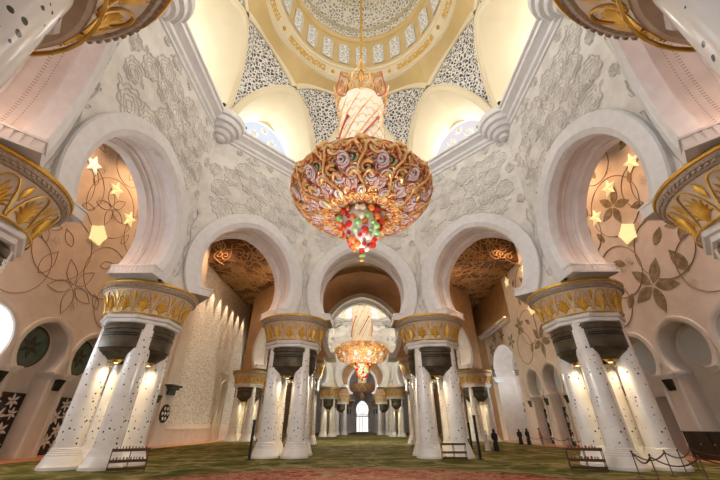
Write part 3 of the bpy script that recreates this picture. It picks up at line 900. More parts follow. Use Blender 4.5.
# right: daylit recess with star flowers, cove ledge above
rw = empty('wall_right_far', (0, 0, 0), R(-90)); tag(rw, 'white recess with star flowers and glowing cove above, right beyond the columns', 'wall', kind='structure')
mb = MB()
def rec(off=0):
    h = [(4.3+off, 0), (4.3+off, 9.6), (4.1+off, 9.6)]+[((4.6+off)*math.cos(-.35+(PI/2+.35)*i/14), 11.0+(3.2+off)*math.sin(-.35+(PI/2+.35)*i/14)) for i in range(1, 15)]
    h[-1] = (0, h[-1][1])
    return [(-u, z) for u, z in h]+list(reversed(h[:-1]))
t = MB(); holed_face(t, rec(), 6.4, 17, XW); mb.add([(x-57.7, y, z) for x, y, z in t.v], t.f)
t = MB(); t.grid([[(u, XW, z) for u, z in rec()], [(u, XW+3.4, z) for u, z in rec()]]); mb.add([(x-57.7, y, z) for x, y, z in t.v], t.f)
mb.build('wall_surface', M['plaster'], rw)
mb = MB(); mb.grid([[(-63.5, XW+3.4, 0), (-52, XW+3.4, 0)], [(-63.5, XW+3.4, 15), (-52, XW+3.4, 15)]]); mb.build('recess_back', M['marble'], rw)
mb = MB()
for x, z, r in ((-54.5, 5, 1.5), (-58, 7.5, 1.6), (-55.4, 10.5, 1.5), (-60.5, 4.6, 1.3), (-60.2, 10.8, 1.4), (-57.6, 12.8, 1.1)): starflower(mb, x, z, XW+3.38, r, 5, .4, 1)
for x, z, r in ((-52.8, 13.8, 1.3), (-56, 15.6, 1.1), (-61.5, 14.2, 1.3), (-63.2, 11, 1.2), (-59.3, 15.8, 1.0)): starflower(mb, x, z, XW, r, 5, .4, 1)
mb.build('petal_inlay', M['petal'], rw, 60)
mb = MB(); mb.box((-57.7, XW-.5, 17.1), (12.8, 1.4, .35)); mb.box((-57.7, XW-.35, 16.75), (12.8, 1.0, .35)); mb.build('cove_ledge', M['plaster'], rw)
mb = MB(); mb.box((-57.7, XW-.75, 17.36), (12.6, .3, .16)); mb.build('cove_lamp', M['cove'], rw)
mb = MB(); mb.grid([[(-51.3, XW, 17), (-64.1, XW, 17)], [(-51.3, XW, 28), (-64.1, XW, 28)]]); mb.grid([[(-64.1, XW, 0), (-90, XW, 0)], [(-64.1, XW, 28), (-90, XW, 28)]]); mb.build('upper_wall', M['stone'], rw)
mb = MB()
for s in (-1, 1):
    for z0, h, e in ((8.9, .25, .3), (9.2, .2, .5), (9.45, .18, .7)): mb.box((-57.7+s*4.4, XW+.3, z0), (.6+e, 1.2+e, h))
mb.build('impost', M['marble'], rw)
rw = empty('wall_left_end', (0, 0, 0), R(90)); tag(rw, 'plain wall beyond the lattice wall', 'wall', kind='structure')
mb = MB(); mb.grid([[(67, XW, 0), (90, XW, 0)], [(67, XW, 28), (90, XW, 28)]]); mb.build('wall_surface', M['stone'], rw)

# brown carved ceilings between halls and aisles
def swirl_mesh(mb, x0, x1, y0, y1, z, n, seed, keep):
    rn = random.Random(seed)
    c = 0; tries = 0
    while c < n and tries < n*6:
        tries += 1
        x, y = rn.uniform(x0, x1), rn.uniform(y0, y1)
        if not keep(x, y): continue
        c += 1; s = rn.choice((-1, 1)); a = rn.random()*6.3; r0 = rn.uniform(.7, 1.3)
        pts = [(x+r0*(1-t*.85)*math.cos(a+s*t*9), y+r0*(1-t*.85)*math.sin(a+s*t*9), z) for t in [i/26 for i in range(27)]]
        ex = (x+r0*2.6*math.cos(a-s*.9), y+r0*2.6*math.sin(a-s*.9), z)
        pts = [ex, tuple((Vector(ex)+Vector(pts[0]))/2+Vector((-.3*s*math.sin(a), .3*s*math.cos(a), 0)))]+pts
        mb.tube(pts, .10, 4, cap=False)
def oct_out(cx, cy, a):
    def f(x, y):
        dx, dy = abs(x-cx), abs(y-cy)
        return max(dx, dy, (dx+dy)*.7071) > a+.4
    return f
def ceiling_piece(name, polys, z, sw, label):
    mb = MB()
    for p in polys: mb.add([(x, y, z) for x, y in p], [tuple(range(len(p)))])
    o = mb.build(name, M['wood']); tag(o, label, 'ceiling', kind='structure')
    mb = MB()
    for a in sw: swirl_mesh(mb, *a)
    mb.build('swirl_carving', M['carving'], o, 180)
    return o
AO = A_IN+TH
def octcut(sgn, cy, a, y0, y1, xo=24.6):
    t = a*T22
    L = [(0, cy-a), (sgn*t, cy-a), (sgn*a, cy-t), (sgn*a, cy+t), (sgn*t, cy+a), (0, cy+a)]
    return [(sgn*xo, y0), (0, y0)]+[p for p in L]+[(0, y1), (sgn*xo, y1)]
for sgn, nm in ((-1, 'left'), (1, 'right')):
    cy, a = 15.1, AO-.2; t = a*T22
    P = [[(sgn*a, cy-t), (sgn*24.6, cy-t), (sgn*24.6, cy+t), (sgn*a, cy+t)], [(sgn*a, cy+t), (sgn*24.6, cy+t), (sgn*24.6, cy+a), (sgn*t, cy+a)],
         [(sgn*2, cy+a), (sgn*24.6, cy+a), (sgn*24.6, 44), (sgn*2, 44)], [(sgn*a, cy-t), (sgn*24.6, cy-t), (sgn*24.6, cy-a), (sgn*t, cy-a)]]
    x0, x1 = sorted((sgn*3, sgn*23.6))
    ceiling_piece('ceiling_%s_aisle' % nm, P, 26.48 if False else 28, [(x0, x1, 20, 43.5, 27.93, 110, 4, oct_out(0, 15.1, AO))], 'brown timber ceiling carved with pale swirls, near %s aisle' % nm)
    cy, a = 66.5, (A_IN+TH)*1.3-.2; t = a*T22
    P = [[(sgn*0, 44), (sgn*24.6, 44), (sgn*24.6, cy-a+.1), (sgn*0, cy-a+.1)], [(sgn*t, cy-a), (sgn*24.6, cy-a), (sgn*24.6, cy-t), (sgn*a, cy-t)], [(sgn*a, cy-t), (sgn*24.6, cy-t), (sgn*24.6, cy+t), (sgn*a, cy+t)],
         [(sgn*a, cy+t), (sgn*24.6, cy+t), (sgn*24.6, cy+a), (sgn*t, cy+a)]]
    o = ceiling_piece('ceiling_%s_middle' % nm, P, 23.9, [(x0, x1, 44.3, 64, 23.85, 90, 8, oct_out(0, 66.5, (A_IN+TH)*1.3))], 'lower brown carved ceiling around the middle hall, %s side' % nm)
    mb = MB(); mb.grid([[(sgn*2, 44, 23.9), (sgn*24.6, 44, 23.9)], [(sgn*2, 44, 28), (sgn*24.6, 44, 28)]]); fa_ = mb.build('ceiling_fascia', M['wood'], o)
    t_ = MB(); swirl_mesh(t_, x0, x1, 24.3, 27.7, 0, 40, 9, lambda x, y: True)
    mb = MB(); mb.add([(x, 43.93-z, y) for x, y, z in t_.v], t_.f); mb.build('swirl_carving', M['carving'], fa_, 180)
# vault passage between the two halls
mb = MB()
prof = [(-6.2, 12), (-6.2, 18), (-5.4, 20), (-3.6, 21.6), (0, 22.4), (3.6, 21.6), (5.4, 20), (6.2, 18), (6.2, 12)]
mb.grid([[(x, y, z) for x, z in prof] for y in (31.3, 44.3)])
tag(mb.build('ceiling_passage', M['stone']), 'brown barrel vault between the near and middle halls', 'vault', kind='structure')
# passage beyond the middle hall and the end wall with a glazed door
mb = MB(); mb.grid([[(x, y, 24.5) for x in (-24.6, 24.6)] for y in (87, 102)]); mb.grid([[(x, y, 24.5) for x in (-24.6, 24.6)] for y in (133, 150)]); mb.grid([[(-24.6, 87, 0), (-24.6, 150, 0)], [(-24.6, 87, 26), (-24.6, 150, 26)]]); mb.grid([[(24.6, 87, 0), (24.6, 150, 0)], [(24.6, 87, 26), (24.6, 150, 26)]])
tag(mb.build('wall_far_passage', M['stone']), 'brown walls and ceiling of the furthest passage', 'wall', kind='structure')
mb = MB(); mb.grid([[(x, y, 26.6) for x in (-16, 16)] for y in (101, 134)]); tag(mb.build('ceiling_furthest_hall', M['vault']), 'pale ceiling of the furthest hall', 'ceiling', kind='structure')
mb = MB(); eo = [(-u, z) for u, z in ((2.3, 0), (2.3, 6.4), (2.1, 6.5), (2.5, 7.5), (2.5, 8.4), (2.2, 9.5), (1.4, 10.6), (0, 11.6))]; eo = eo+[(-u, z) for u, z in reversed(eo[:-1])]
holed_face(mb, eo, 24.6, 26, 150); mb.grid([[(u, 150, z) for u, z in eo], [(u, 150.6, z) for u, z in eo]])
tag(mb.build('wall_end', M['marble']), 'white end wall around the bright glazed door', 'wall', kind='structure')
d2 = empty('door_2', (0, 150.3, 0)); tag(d2, 'bright white glazed door with star tracery at the end of the aisle', 'door', kind='structure')
mb = MB(); mb.add([(x, 0, z) for x, z in eo], [tuple(range(len(eo)))]); mb.build('door_glazing', M['daypane'], d2)
mb = MB()
for zz in (.12, 5.6, 6.2): mb.tube([(-2.3, -.1, zz), (2.3, -.1, zz)], .16, 4)
for xx in (-1.15, 0, 1.15): mb.tube([(xx, -.1, 0), (xx, -.1, 5.6)], .1, 4)
starflower(mb, 0, 8.4, -.1, 1.6, 6, .34, PI/2, False); mb.tube([(1.7*math.cos(2*PI*j/24), -.1, 8.4+1.7*math.sin(2*PI*j/24)) for j in range(24)], .1, 4, True)
starflower(mb, 0, 3, -.1, 1.2, 4, .4, PI/2, False)
mb.build('door_tracery', M['iron'], d2)

# ------------------------------------------------------------------ chandeliers
def catmull(P, n):
    out = []; m = len(P)
    for i in range(m-1):
        p0, p1, p2, p3 = P[max(i-1, 0)], P[i], P[i+1], P[min(i+2, m-1)]
        for j in range(n):
            t = j/n
            out.append(tuple(.5*((2*b)+(-a+c)*t+(2*a-5*b+4*c-d)*t*t+(-a+3*b-3*c+d)*t**3) for a, b, c, d in zip(p0, p1, p2, p3)))
    out.append(P[-1]); return out
DISH = catmull([(1.25, -1.3), (1.9, -1.3), (2.8, -1.05), (3.5, -.6), (3.87, 0), (3.83, .45), (3.5, .8), (3.05, 1.0)], 12)
def make_chandelier():
    root = empty('chandelier')          # origin at the centre of the dish, z=0 widest level
    # arclength of the dish profile
    S = [0]
    for a, b in zip(DISH, DISH[1:]): S.append(S[-1]+math.hypot(a[0]-b[0], a[1]-b[1]))
    TOT = S[-1]
    def dish(s, off=0):
        s = max(0, min(TOT*.9999, s))
        i = next(k for k in range(len(S)-1) if S[k+1] >= s)
        t = (s-S[i])/(S[i+1]-S[i]); a, b = DISH[i], DISH[i+1]
        dr, dz = b[0]-a[0], b[1]-a[1]; l = math.hypot(dr, dz)
        return a[0]+dr*t+dz/l*off, a[1]+dz*t-dr/l*off
    def on(x, s, off):      # x = sideways metres at s
        r, z = dish(s, off); an = x/3.06
        return (r*math.sin(an), -r*math.cos(an), z)
    mb = MB(); mb.lathe([dish(TOT*i/30, -.22) for i in range(31)], 56); mb.lathe([(2.95, .95), (1.45, 1.3)], 40)
    mb.build('inner_bowl', M['chback'], root, 180)
    NSEC = 12; W = 2*PI*3.06/NSEC/2     # half width in x units
    g, rd, wh, gr = MB(), MB(), MB(), MB()
    rn = random.Random(21)
    def curl(cx, cs, r, turns, a0, sg, mbx, th, off, outline_=True):
        pts = []; n = 22
        for i in range(n+1):
            t = i/n; q = r*(1-t)**.8+.04; a = a0+sg*turns*2*PI*t
            pts.append((cx+q*math.cos(a), cs+q*math.sin(a)))
        P3 = [on(x, s, off) for x, s in pts]
        rad = [th*(1-.55*i/n) for i in range(n+1)]
        mbx.tube(P3, rad, 5)
        if outline_:
            P4 = [on(x+(x-cx)*.16, s+(s-cs)*.16, off+.05) for x, s in pts]
            rd.tube(P4[:16], .035, 4)
    # each sector mirrored about its middle: rows of scrolls, leaf tips along the upper edge
    row = 0; sv = .22
    while sv < TOT-.25:
        for q, cx in enumerate((.24, .62) if row % 2 else (.06, .44, .78)):
            for sg in (-1, 1):
                if cx < .1 and sg < 0: continue
                rr = (.36, .30, .26)[(row+q) % 3]
                mbx = (g, wh, g, wh, gr, g, wh, g)[(row*3+q*2) % 8]
                curl(sg*cx, sv+(.1 if q == 1 else 0), rr*(1.15 if mbx is wh else 1), 1.25+.2*(q % 2), PI*(.5+row*.35)*sg, sg if row % 2 else -sg, mbx, .105 if mbx is not gr else .09, .04+.07*((row+q) % 3), True)
        row += 1; sv += .40
    for sg in (-1, 1):
        for k in range(3):
            s0 = TOT*(.12+.27*k)
            g.tube([on(sg*(.1+.62*t), s0+.5*t*t+.25*math.sin(t*5), .22) for t in [i/10 for i in range(11)]], [.04+.075*math.sin(PI*i/10) for i in range(11)], 6)
            rd.tube([on(sg*(.16+.62*t), s0-.09+.5*t*t+.25*math.sin(t*5), .24) for t in [i/10 for i in range(11)]], .032, 4)
    g.tube([on(.17*math.sin(t*9), TOT*(.15+.6*t), .2) for t in [i/20 for i in range(21)]], .085, 6)
    for i in range(5):
        a = PI*(.14+.18*i); g.tube([on(.3*t*math.cos(a), TOT*.74+.62*t*math.sin(a), .27) for t in (0, .5, 1)], [.05, .13, .03], 6)
    for i, (x, s) in enumerate(((0, .97), (W, .96), (W*.5, 1.0), (-W*.5, 1.0))):
        g.tube([on(x+.21*math.cos(q), TOT*s+.17*math.sin(q)-.08, .12) for q in [2*PI*k/10 for k in range(10)]], .1, 5, True)
        rd.tube([on(x+.29*math.cos(q), TOT*s+.25*math.sin(q)-.04, .12) for q in [PI*k/8 for k in range(9)]], .045, 4)
    allm = MB()
    for q, m_ in enumerate((g, rd, wh, gr)): allm.mi = q; allm.add(m_.v, m_.f)
    pieces = [allm.build('scroll_panel', [M['chgold'], M['chred'], M['chwhite'], M['chgreen']], root, 60)]
    for i in range(1, NSEC):
        for p in pieces:
            c = p.copy(); col.objects.link(c); c.rotation_euler[2] = 2*PI*i/NSEC
    mb = MB(); mb.tube([(1.3*math.cos(2*PI*j/36), 1.3*math.sin(2*PI*j/36), -1.33) for j in range(36)], .1, 6, True); mb.tube([(1.12*math.cos(2*PI*j/36), 1.12*math.sin(2*PI*j/36), -1.25) for j in range(36)], .09, 6, True)
    mb.build('lower_ring', M['chgold'], root, 60)
    # body
    mb = MB(); mb.lathe([(1.35, 1.0), (1.48, 1.6), (1.5, 4), (1.52, 7.3), (1.62, 8.0), (0, 8.1)], 40)
    body = mb.build('body', M['chbody'], root, 30)
    mb = MB()
    for k in range(10):
        mb.tube([(1.53*math.cos(2*PI*k/10+t*2.2), 1.53*math.sin(2*PI*k/10+t*2.2), 1.2+6.6*t) for t in [i/24 for i in range(25)]], .045, 4)
    for k in range(20):
        for q in range(9):
            a = 2*PI*k/20+q*.35; z = 1.4+q*.74
            mb.tube([(1.53*math.cos(a+d), 1.53*math.sin(a+d), z+h) for d, h in ((0, 0), (.08, .3), (.2, .42), (.31, .3), (.34, .1))], .02, 3)
    mb.build('gilt_lattice', M['chgold'], body, 60)
    mb = MB()
    for k in range(5):
        a0 = 2*PI*k/5-.6
        mb.tube([(1.66*math.cos(a0+t*1.0), 1.66*math.sin(a0+t*1.0), 2.4+3.0*t) for t in [i/12 for i in range(13)]], [.07]*12+[.14], 5)
    mb.build('red_garland', M['chred'], body, 60)
    # crown
    cg, cr = MB(), MB()
    for k in range(8):
        a = 2*PI*k/8+PI/8*0; big = 1.25 if k % 2 == 0 else 1.0
        def cp(x, h):
            r = 1.55+.5*math.sin(min(1, h/2.4)*PI/2)
            return Vector((r*math.cos(a)-x*math.sin(a), r*math.sin(a)+x*math.cos(a), 7.8+h*big))
        out = [(0, 0), (.35, .35), (.62, .8), (.5, 1.25), (.22, 1.6), (0, 2.2)]
        o2 = catmull(out, 5)
        for s in (-1, 1):
            (cr if k % 2 else cg).tube([cp(s*x, h) for x, h in o2], .06, 5)
            cg.tube([cp(s*(.26+.2*(1-t)*math.cos(t*8)), .75+.22*(1-t)*math.sin(t*8)) for t in [i/12 for i in range(12)]], .05, 4)
            cr.tube([cp(s*(.18*math.sin(t*PI)), .3+1.1*t) for t in [i/8 for i in range(9)]], .04, 4)
            cg.tube([cp(s*(.7+.16*math.cos(t*6)), .3+.18*math.sin(t*6)) for t in [i/9 for i in range(10)]], .05, 4)
    cg.build('crown', M['chgold'], root, 60); cr.build('crown_scroll', M['chred'], root, 60)
    mb = MB(); mb.tube([(0, 0, 8), (0, 0, 40)], .11, 10); mb.lathe([(0, 9.4), (.3, 9.4), (.34, 8.6), (.5, 8.1), (.5, 8)], 12)
    mb.build('hanging_pole', M['goldpaint'], root, 60)
    # bead cluster
    rn = random.Random(5); beads = []
    prof = lambda z: 1.36*max(0, (1-((-z-1.3)/2.5)**1.5))**.8 if -z > 1.3 else 1.36
    kinds = ('bred', 'borange', 'bgreen', 'bwhite'); protos = {}
    def bead(x, y, z, r, k):
        if k not in protos:
            m_ = MB(); m_.sphere((0, 0, 0), 1, 14); o = m_.build('glass_bead', M[k], root, 180); protos[k] = o
        else:
            o = protos[k].copy(); col.objects.link(o)
        o.location = (x, y, z); o.scale = (r, r, r)
    n = 0; z = -1.55
    for lay, cnt in enumerate((17, 19, 17, 15, 11, 9, 6)):
        zz = -1.4-lay*.34
        for i in range(cnt):
            a = 2*PI*i/cnt+lay*.5+rn.uniform(-.08, .08); rr = prof(zz)+rn.uniform(-.06, .05)
            w = (5, 5, 3, 2) if lay < 4 else (6, 4, 2, 1)
            bead(rr*math.cos(a), rr*math.sin(a), zz+rn.uniform(-.08, .08), rn.choice((.13, .17, .21)), rn.choices(kinds, w)[0])
    for i, (x, y, z, r, k) in enumerate(((0, 0, -3.7, .17, 'bred'), (0, 0, -4.0, .12, 'bgreen'), (0, 0, -4.25, .09, 'borange'), (.3, -.2, -3.65, .13, 'bwhite'), (-.4, .1, -3.6, .1, 'borange'), (.1, .3, -3.8, .1, 'bgreen'))): bead(x, y, z, r, k)
    mb = MB(); mb.lathe([(1.1, -1.25), (1.15, -1.8), (.95, -2.6), (.55, -3.2), (.15, -3.6), (0, -3.6)], 24)
    mb.tube([(0, 0, -3.5), (0, 0, -4.3)], .02, 4)
    mb.build('bead_core', M['chwhite'], root, 60)
    return root
ch = make_chandelier(); ch.location = (0, 15.1, 13.75)
tag(ch, 'huge gold and red scrolled chandelier with bead drop, nearest and largest', 'chandelier', 'chandeliers down the hall axis')
c2 = copy_tree(ch); c2.location = (0, 66.5, 14.6); c2.scale = (1.3, 1.3, 1.3)
tag(c2, 'second chandelier, gold dish seen through the central front arch', 'chandelier', 'chandeliers down the hall axis')
c3 = copy_tree(ch); c3.location = (0, 117.9, 13.2)
tag(c3, 'furthest small gold chandelier just above the bright end door', 'chandelier', 'chandeliers down the hall axis')

# ------------------------------------------------------------------ furniture and barriers
def make_rack():
    r = empty('book_rack')
    for x in (-.8, 0, .8):
        fm = MB()
        fm.tube([(x, -.16, 0), (x, -.16, 1.0), (x, .16, 1.0), (x, .16, 0)], .022, 5)
        fm.build('rack_upright', M['iron'], r)
    s0 = MB(); s0.box((0, 0, 0), (1.64, .36, .035)); s0.box((0, -.17, .06), (1.64, .02, .1)); s = s0.build('shelf', M['iron'], r); s.location.z = .42
    t = s.copy(); col.objects.link(t); t.location.z = .88
    s2 = s.copy(); col.objects.link(s2); s2.location.z = .1
    return r
def books(rack, x, y, rot, where):
    rn = random.Random(int(abs(x*10)))
    protos = {}
    for lv, zz in ((0, .44), (1, .90)):
        xx = -.68
        while xx < .6:
            k = rn.choice(('bookred', 'bookgreen', 'booktan')); w = rn.uniform(.05, .08); h = rn.uniform(.15, .2)
            m_ = MB(); m_.box((0, 0, h/2), (w*.9, .2, h)); b = m_.build('book', M[k])
            b.location = (x+(xx+w/2)*math.cos(rot), y+(xx+w/2)*math.sin(rot), zz+.002); b.rotation_euler[2] = rot
            tag(b, '%s-spined small book standing on the %s shelf of the rack %s' % (dict(bookred='red', bookgreen='green', booktan='tan')[k], ('middle', 'top')[lv], where), 'book', 'books on the %s shelf of the rack %s' % (('middle', 'top')[lv], where))
            xx += w*2.2
rack = make_rack()
for i, (x, y, rot, wh_) in enumerate(((11.45, 19.9, R(-20), 'by the right column cluster'), (-11.7, 19.3, R(32), 'by the left column cluster'), (6.1, 25.6, R(0), 'at the foot of the aisle column cluster'))):
    o = rack if i == 0 else copy_tree(rack)
    o.location = (x, y, 0); o.rotation_euler[2] = rot
    tag(o, 'low brown metal book rack '+wh_, 'rack', 'low book racks beside the columns')
    if i < 2: books(o, x, y, rot, wh_)
def make_post():
    mb = MB(); mb.lathe([(0, 0), (.17, 0), (.17, .02), (.14, .035), (.03, .05), (.024, .06), (.024, .9), (.035, .91), (.04, .95), (.03, .99), (0, 1.0)], 14)
    return mb.build('barrier_post', M['iron'])
post = make_post()
PN = [(12.3, 17.6, 'at the left foot of the right column cluster'), (14.1, 18.0, 'in front of the right column cluster, second from its left'), (11.5, 15.5, 'nearest the camera on the left'), (12.9, 14.9, 'nearest the camera on the right'), (17.4, 20.4, 'to the right beneath the wall niche'),
      (16.5, 15.2, 'at the right frame edge'), (20.2, 19.2, 'furthest right near the wall'), (15.4, 18.8, 'half hidden between the right columns')]
FAR = [(21.0, 47.5), (21.2, 44.5), (21.0, 41.5), (21.0, 38.6), (20.8, 35.8), (20.6, 33.0), (20.4, 30.2)]
for i, (x, y) in enumerate(FAR): PN.append((x, y, ('%s from the visitors along the right wall' % ('first', 'second', 'third', 'fourth', 'fifth', 'sixth', 'seventh')[i])))
for i, (x, y, t) in enumerate(PN):
    o = post if i == 0 else post.copy()
    if i: col.objects.link(o)
    o.location = (x, y, .012*0); tag(o, 'slim dark rope post '+t, 'barrier post', 'rope barrier posts on the right')
def rope(a, b, label, sag=.3):
    A, B = Vector((*PN[a][:2], .9)), Vector((*PN[b][:2], .9))
    mb = MB(); mb.tube([A.lerp(B, t)-Vector((0, 0, sag*4*t*(1-t))) for t in [.02+.96*i/16 for i in range(17)]], .028, 6)
    tag(mb.build('barrier_rope', M['rope']), label, 'rope', 'maroon barrier ropes')
for a, b, t in ((0, 2, 'short maroon rope from the left column foot to the near left post'), (0, 1, 'maroon rope hanging across the front of the right columns'), (1, 4, 'maroon rope from the right columns towards the wall'), (2, 3, 'deep sagging maroon rope between the two nearest posts'),
                (3, 5, 'maroon rope running out at the right frame edge'), (4, 6, 'maroon rope nearest the right wall')):
    rope(a, b, t)
for i in range(6): rope(8+i, 9+i, 'thin distant rope along the right wall, %s span from the visitors' % ('first', 'second', 'third', 'fourth', 'fifth', 'sixth')[i], .25)
cb = empty('low_cabinet', (23.45, 25.2, 0))
tag(cb, 'low black cabinet against the wall at the right frame edge behind the ropes', 'cabinet')
mb = MB(); mb.box((0, 0, .85), (.5, 4.0, 1.5)); mb.box((0, 0, .05), (.44, 3.9, .1)); mb.build('cabinet_body', M['screen'], cb)
mb = MB(); mb.box((0, 0, 1.63), (.58, 4.1, .06)); mb.build('cabinet_top', M['black'], cb)
for k in range(4):
    mb = MB(); mb.box((-.265, -1.5+k, .85), (.03, .92, 1.36)); d_ = mb.build('cabinet_door', M['screen'], cb)
    mb = MB(); mb.sphere((-.3, -1.12+k, .9), .03, 8); mb.build('knob', M['brass'], d_)
def bollard(x, y, h, lab):
    mb = MB(); mb.box((0, 0, h/2), (.16, .16, h)); mb.box((0, 0, .03), (.4, .4, .06)); mb.box((0, 0, h+.03), (.2, .2, .06)); o = mb.build('black_stand', M['black']); o.location = (x, y, 0)
    tag(o, lab, 'stand', 'slim black stands beside the columns')
bollard(-7.6, 25.9, 2.3, 'slim black stand left of the left aisle columns')
bollard(8.1, 26.6, 2.6, 'slim black stand right of the right aisle columns')
bollard(9.6, 33.5, 2.2, 'slim black stand further back between right aisle columns and visitors')
bollard(-9.4, 44, 2.3, 'slim black stand far back left of the aisle')

# ------------------------------------------------------------------ people
def person(x, y, rot, label, robe=None, top=None, legs=None, cover=False, h=1.7, hold=False):
    root = empty('person', (x, y, 0), rot)
    tag(root, label, 'person', 'visitors on the carpet to the right')
    V = [(0, 0, .98), (0, 0, 1.2), (0, .0, 1.42), (0, 0, 1.52), (0, -.02, 1.62), (0, -.02, 1.72)]
    E_ = [(0, 1), (1, 2), (2, 3), (3, 4), (4, 5)]; Rr = [.15, .14, .13, .055, .09, .075]
    def ad(p, q, r): V.append(p); Rr.append(r); E_.append((q, len(V)-1)); return len(V)-1
    for s in (-1, 1):
        a = ad((s*.18, 0, 1.42), 2, .065); a = ad((s*.25, .03, 1.15), a, .045); a = ad((s*.2, -.16 if hold else -.05, .92), a, .035); a = ad((s*.2, -.2 if hold else -.08, .82), a, .03)
        for k in range(4): ad((s*.2+.02*(k-1.5), -.22 if hold else -.1, .74-.01*(k % 2)), a, .009)
        b = ad((s*.09, 0, .9), 0, .1); b = ad((s*.1, -.02*s, .5), b, .065); b = ad((s*.1, .03*s, .09), b, .04); ad((s*.11, .03*s-.16, .05), b, .04)
    f = h/1.8
    me = bpy.data.meshes.new('body'); me.from_pydata([tuple(c*f for c in p) for p in V], E_, [])
    o = bpy.data.objects.new('body', me); col.objects.link(o); o.parent = root
    md = o.modifiers.new('Skin', 'SKIN'); md.use_smooth_shade = True
    for i, r in enumerate(Rr): me.skin_vertices[0].data[i].radius = (r*f, r*f)
    me.skin_vertices[0].data[0].use_root = True
    sb = o.modifiers.new('Sub', 'SUBSURF'); sb.levels = 1; sb.render_levels = 1
    me.materials.append(M['skin'])
    def loft(name, rings, mat, n=16, par=root):
        mb = MB(); mb.grid([[(cx+rx*math.cos(2*PI*j/n), cy+ry*math.sin(2*PI*j/n), z*f) for j in range(n)] for cx, cy, rx, ry, z in rings], cu=True)
        return mb.build(name, M[mat], par, 60)
    def sleeves(mat):
        mb = MB()
        for s in (-1, 1):
            mb.tube([(s*.15*f, 0, 1.46*f), (s*.22*f, 0, 1.38*f), (s*.26*f, .03*f, 1.14*f), (s*.21*f, (-.15 if hold else -.05)*f, .92*f)], [.08, .085, .065, .055], 8)
        mb.build('sleeve', M[mat], root, 60)
    if robe:
        loft('robe', [(0, 0, .02, .02, 1.54), (0, 0, .08, .07, 1.52), (0, 0, .2, .12, 1.44), (0, 0, .19, .14, 1.2), (0, 0, .18, .15, 1.0), (0, 0, .22, .18, .6), (0, 0, .27, .22, .1), (0, 0, .27, .22, .06)], robe); sleeves(robe)
    else:
        loft('shirt', [(0, 0, .06, .06, 1.54), (0, 0, .19, .12, 1.45), (0, 0, .19, .14, 1.2), (0, 0, .18, .14, .92), (0, 0, .17, .13, .9)], top); sleeves(top)
        for s in (-1, 1): loft('trouser_leg', [(s*.09, 0, .11, .12, .98), (s*.1, -.02*s, .09, .1, .5), (s*.1, .03*s, .075, .08, .1)], legs)
    mb = MB()
    if cover: mb.sphere((0, .0, 1.68*f), .13*f, 12, (1, 1.05, 1.2)); mb.lathe([(.1*f, 1.62*f), (.14*f, 1.5*f), (.2*f, 1.4*f)], 14)
    else: mb.sphere((0, .015, 1.71*f), .105*f, 12, (1, 1.05, 1.05))
    mb.build('head_scarf' if cover else 'hair', M[cover if cover else 'hair'], root, 180)
person(11.35, 34.6, R(30), 'person in a white robe walking beside one in black, nearest visitors', robe='whitecloth', cover='whitecloth', h=1.68)
person(12.0, 34.2, R(10), 'person in a long black robe beside the white-robed visitor', robe='blackcloth', cover='blackcloth', h=1.74)
person(19.5, 46.6, R(-20), 'person in black, leftmost of the distant group of three', robe='blackcloth', cover='blackcloth', h=1.68)
person(20.3, 46.2, R(20), 'person in black standing in the middle of the distant group of three', robe='blackcloth', cover='blackcloth', h=1.75)
person(21.9, 46.3, R(60), 'person in a rust-coloured top and grey trousers, rightmost of the distant group', top='rustcloth', legs='greycloth', h=1.8, hold=True)

# small spotlights on the cornice corners
fix = None
for k, (lx, nm) in enumerate(((2, 'left'), (1, 'front left'), (0, 'front left'), (7, 'front right'), (6, 'right'), (5, 'right'))):
    pass
CORN = [(22.5, 'left end of the front wall'), (67.5, 'front left corner'), (112.5, 'rear left corner'), (-22.5, 'right end of the front wall'), (-67.5, 'front right corner'), (-112.5, 'rear right corner')]
for a, nm in CORN:
    for s in (-1, 1):
        an = R(a)+s*.11; r = 13.0
        mb = MB(); mb.tube([(0, 0, 0), (0, 0, .3)], .04, 6); mb.sphere((0, 0, .42), .2, 10, (1, 1.4, 1)); mb.box((0, 0, .02), (.3, .3, .04)) 
        o = mb.build('cornice_spotlight', M['black'], None, 60); o.location = (-r*math.sin(an), 15.1+r*math.cos(an), 26.62)
        o.rotation_euler[2] = an
        tag(o, 'small black spotlight, %s of pair on cornice at %s' % ('right' if s < 0 else 'left', nm), 'spotlight', 'small black spotlights on the cornice')

# ------------------------------------------------------------------ light
W = bpy.data.worlds.new('daylight'); sc.world = W; W.use_nodes = True
nt = W.node_tree; bg = nt.nodes['Background']
tc = nt.nodes.new('ShaderNodeTexCoord'); sx = nt.nodes.new('ShaderNodeSeparateXYZ'); nt.links.new(tc.outputs['Generated'], sx.inputs[0])
rp = nt.nodes.new('ShaderNodeValToRGB'); mr = nt.nodes.new('ShaderNodeMapRange')
mr.inputs[1].default_value = -1; mr.inputs[2].default_value = 1
nt.links.new(sx.outputs['X'], mr.inputs[0]); nt.links.new(mr.outputs[0], rp.inputs['Fac'])
rp.color_ramp.elements[0].color = (.66, .82, 1.0, 1); rp.color_ramp.elements[1].color = (.80, .62, .54, 1)
nt.links.new(rp.outputs['Color'], bg.inputs['Color'])
bg.inputs['Strength'].default_value = 1.15

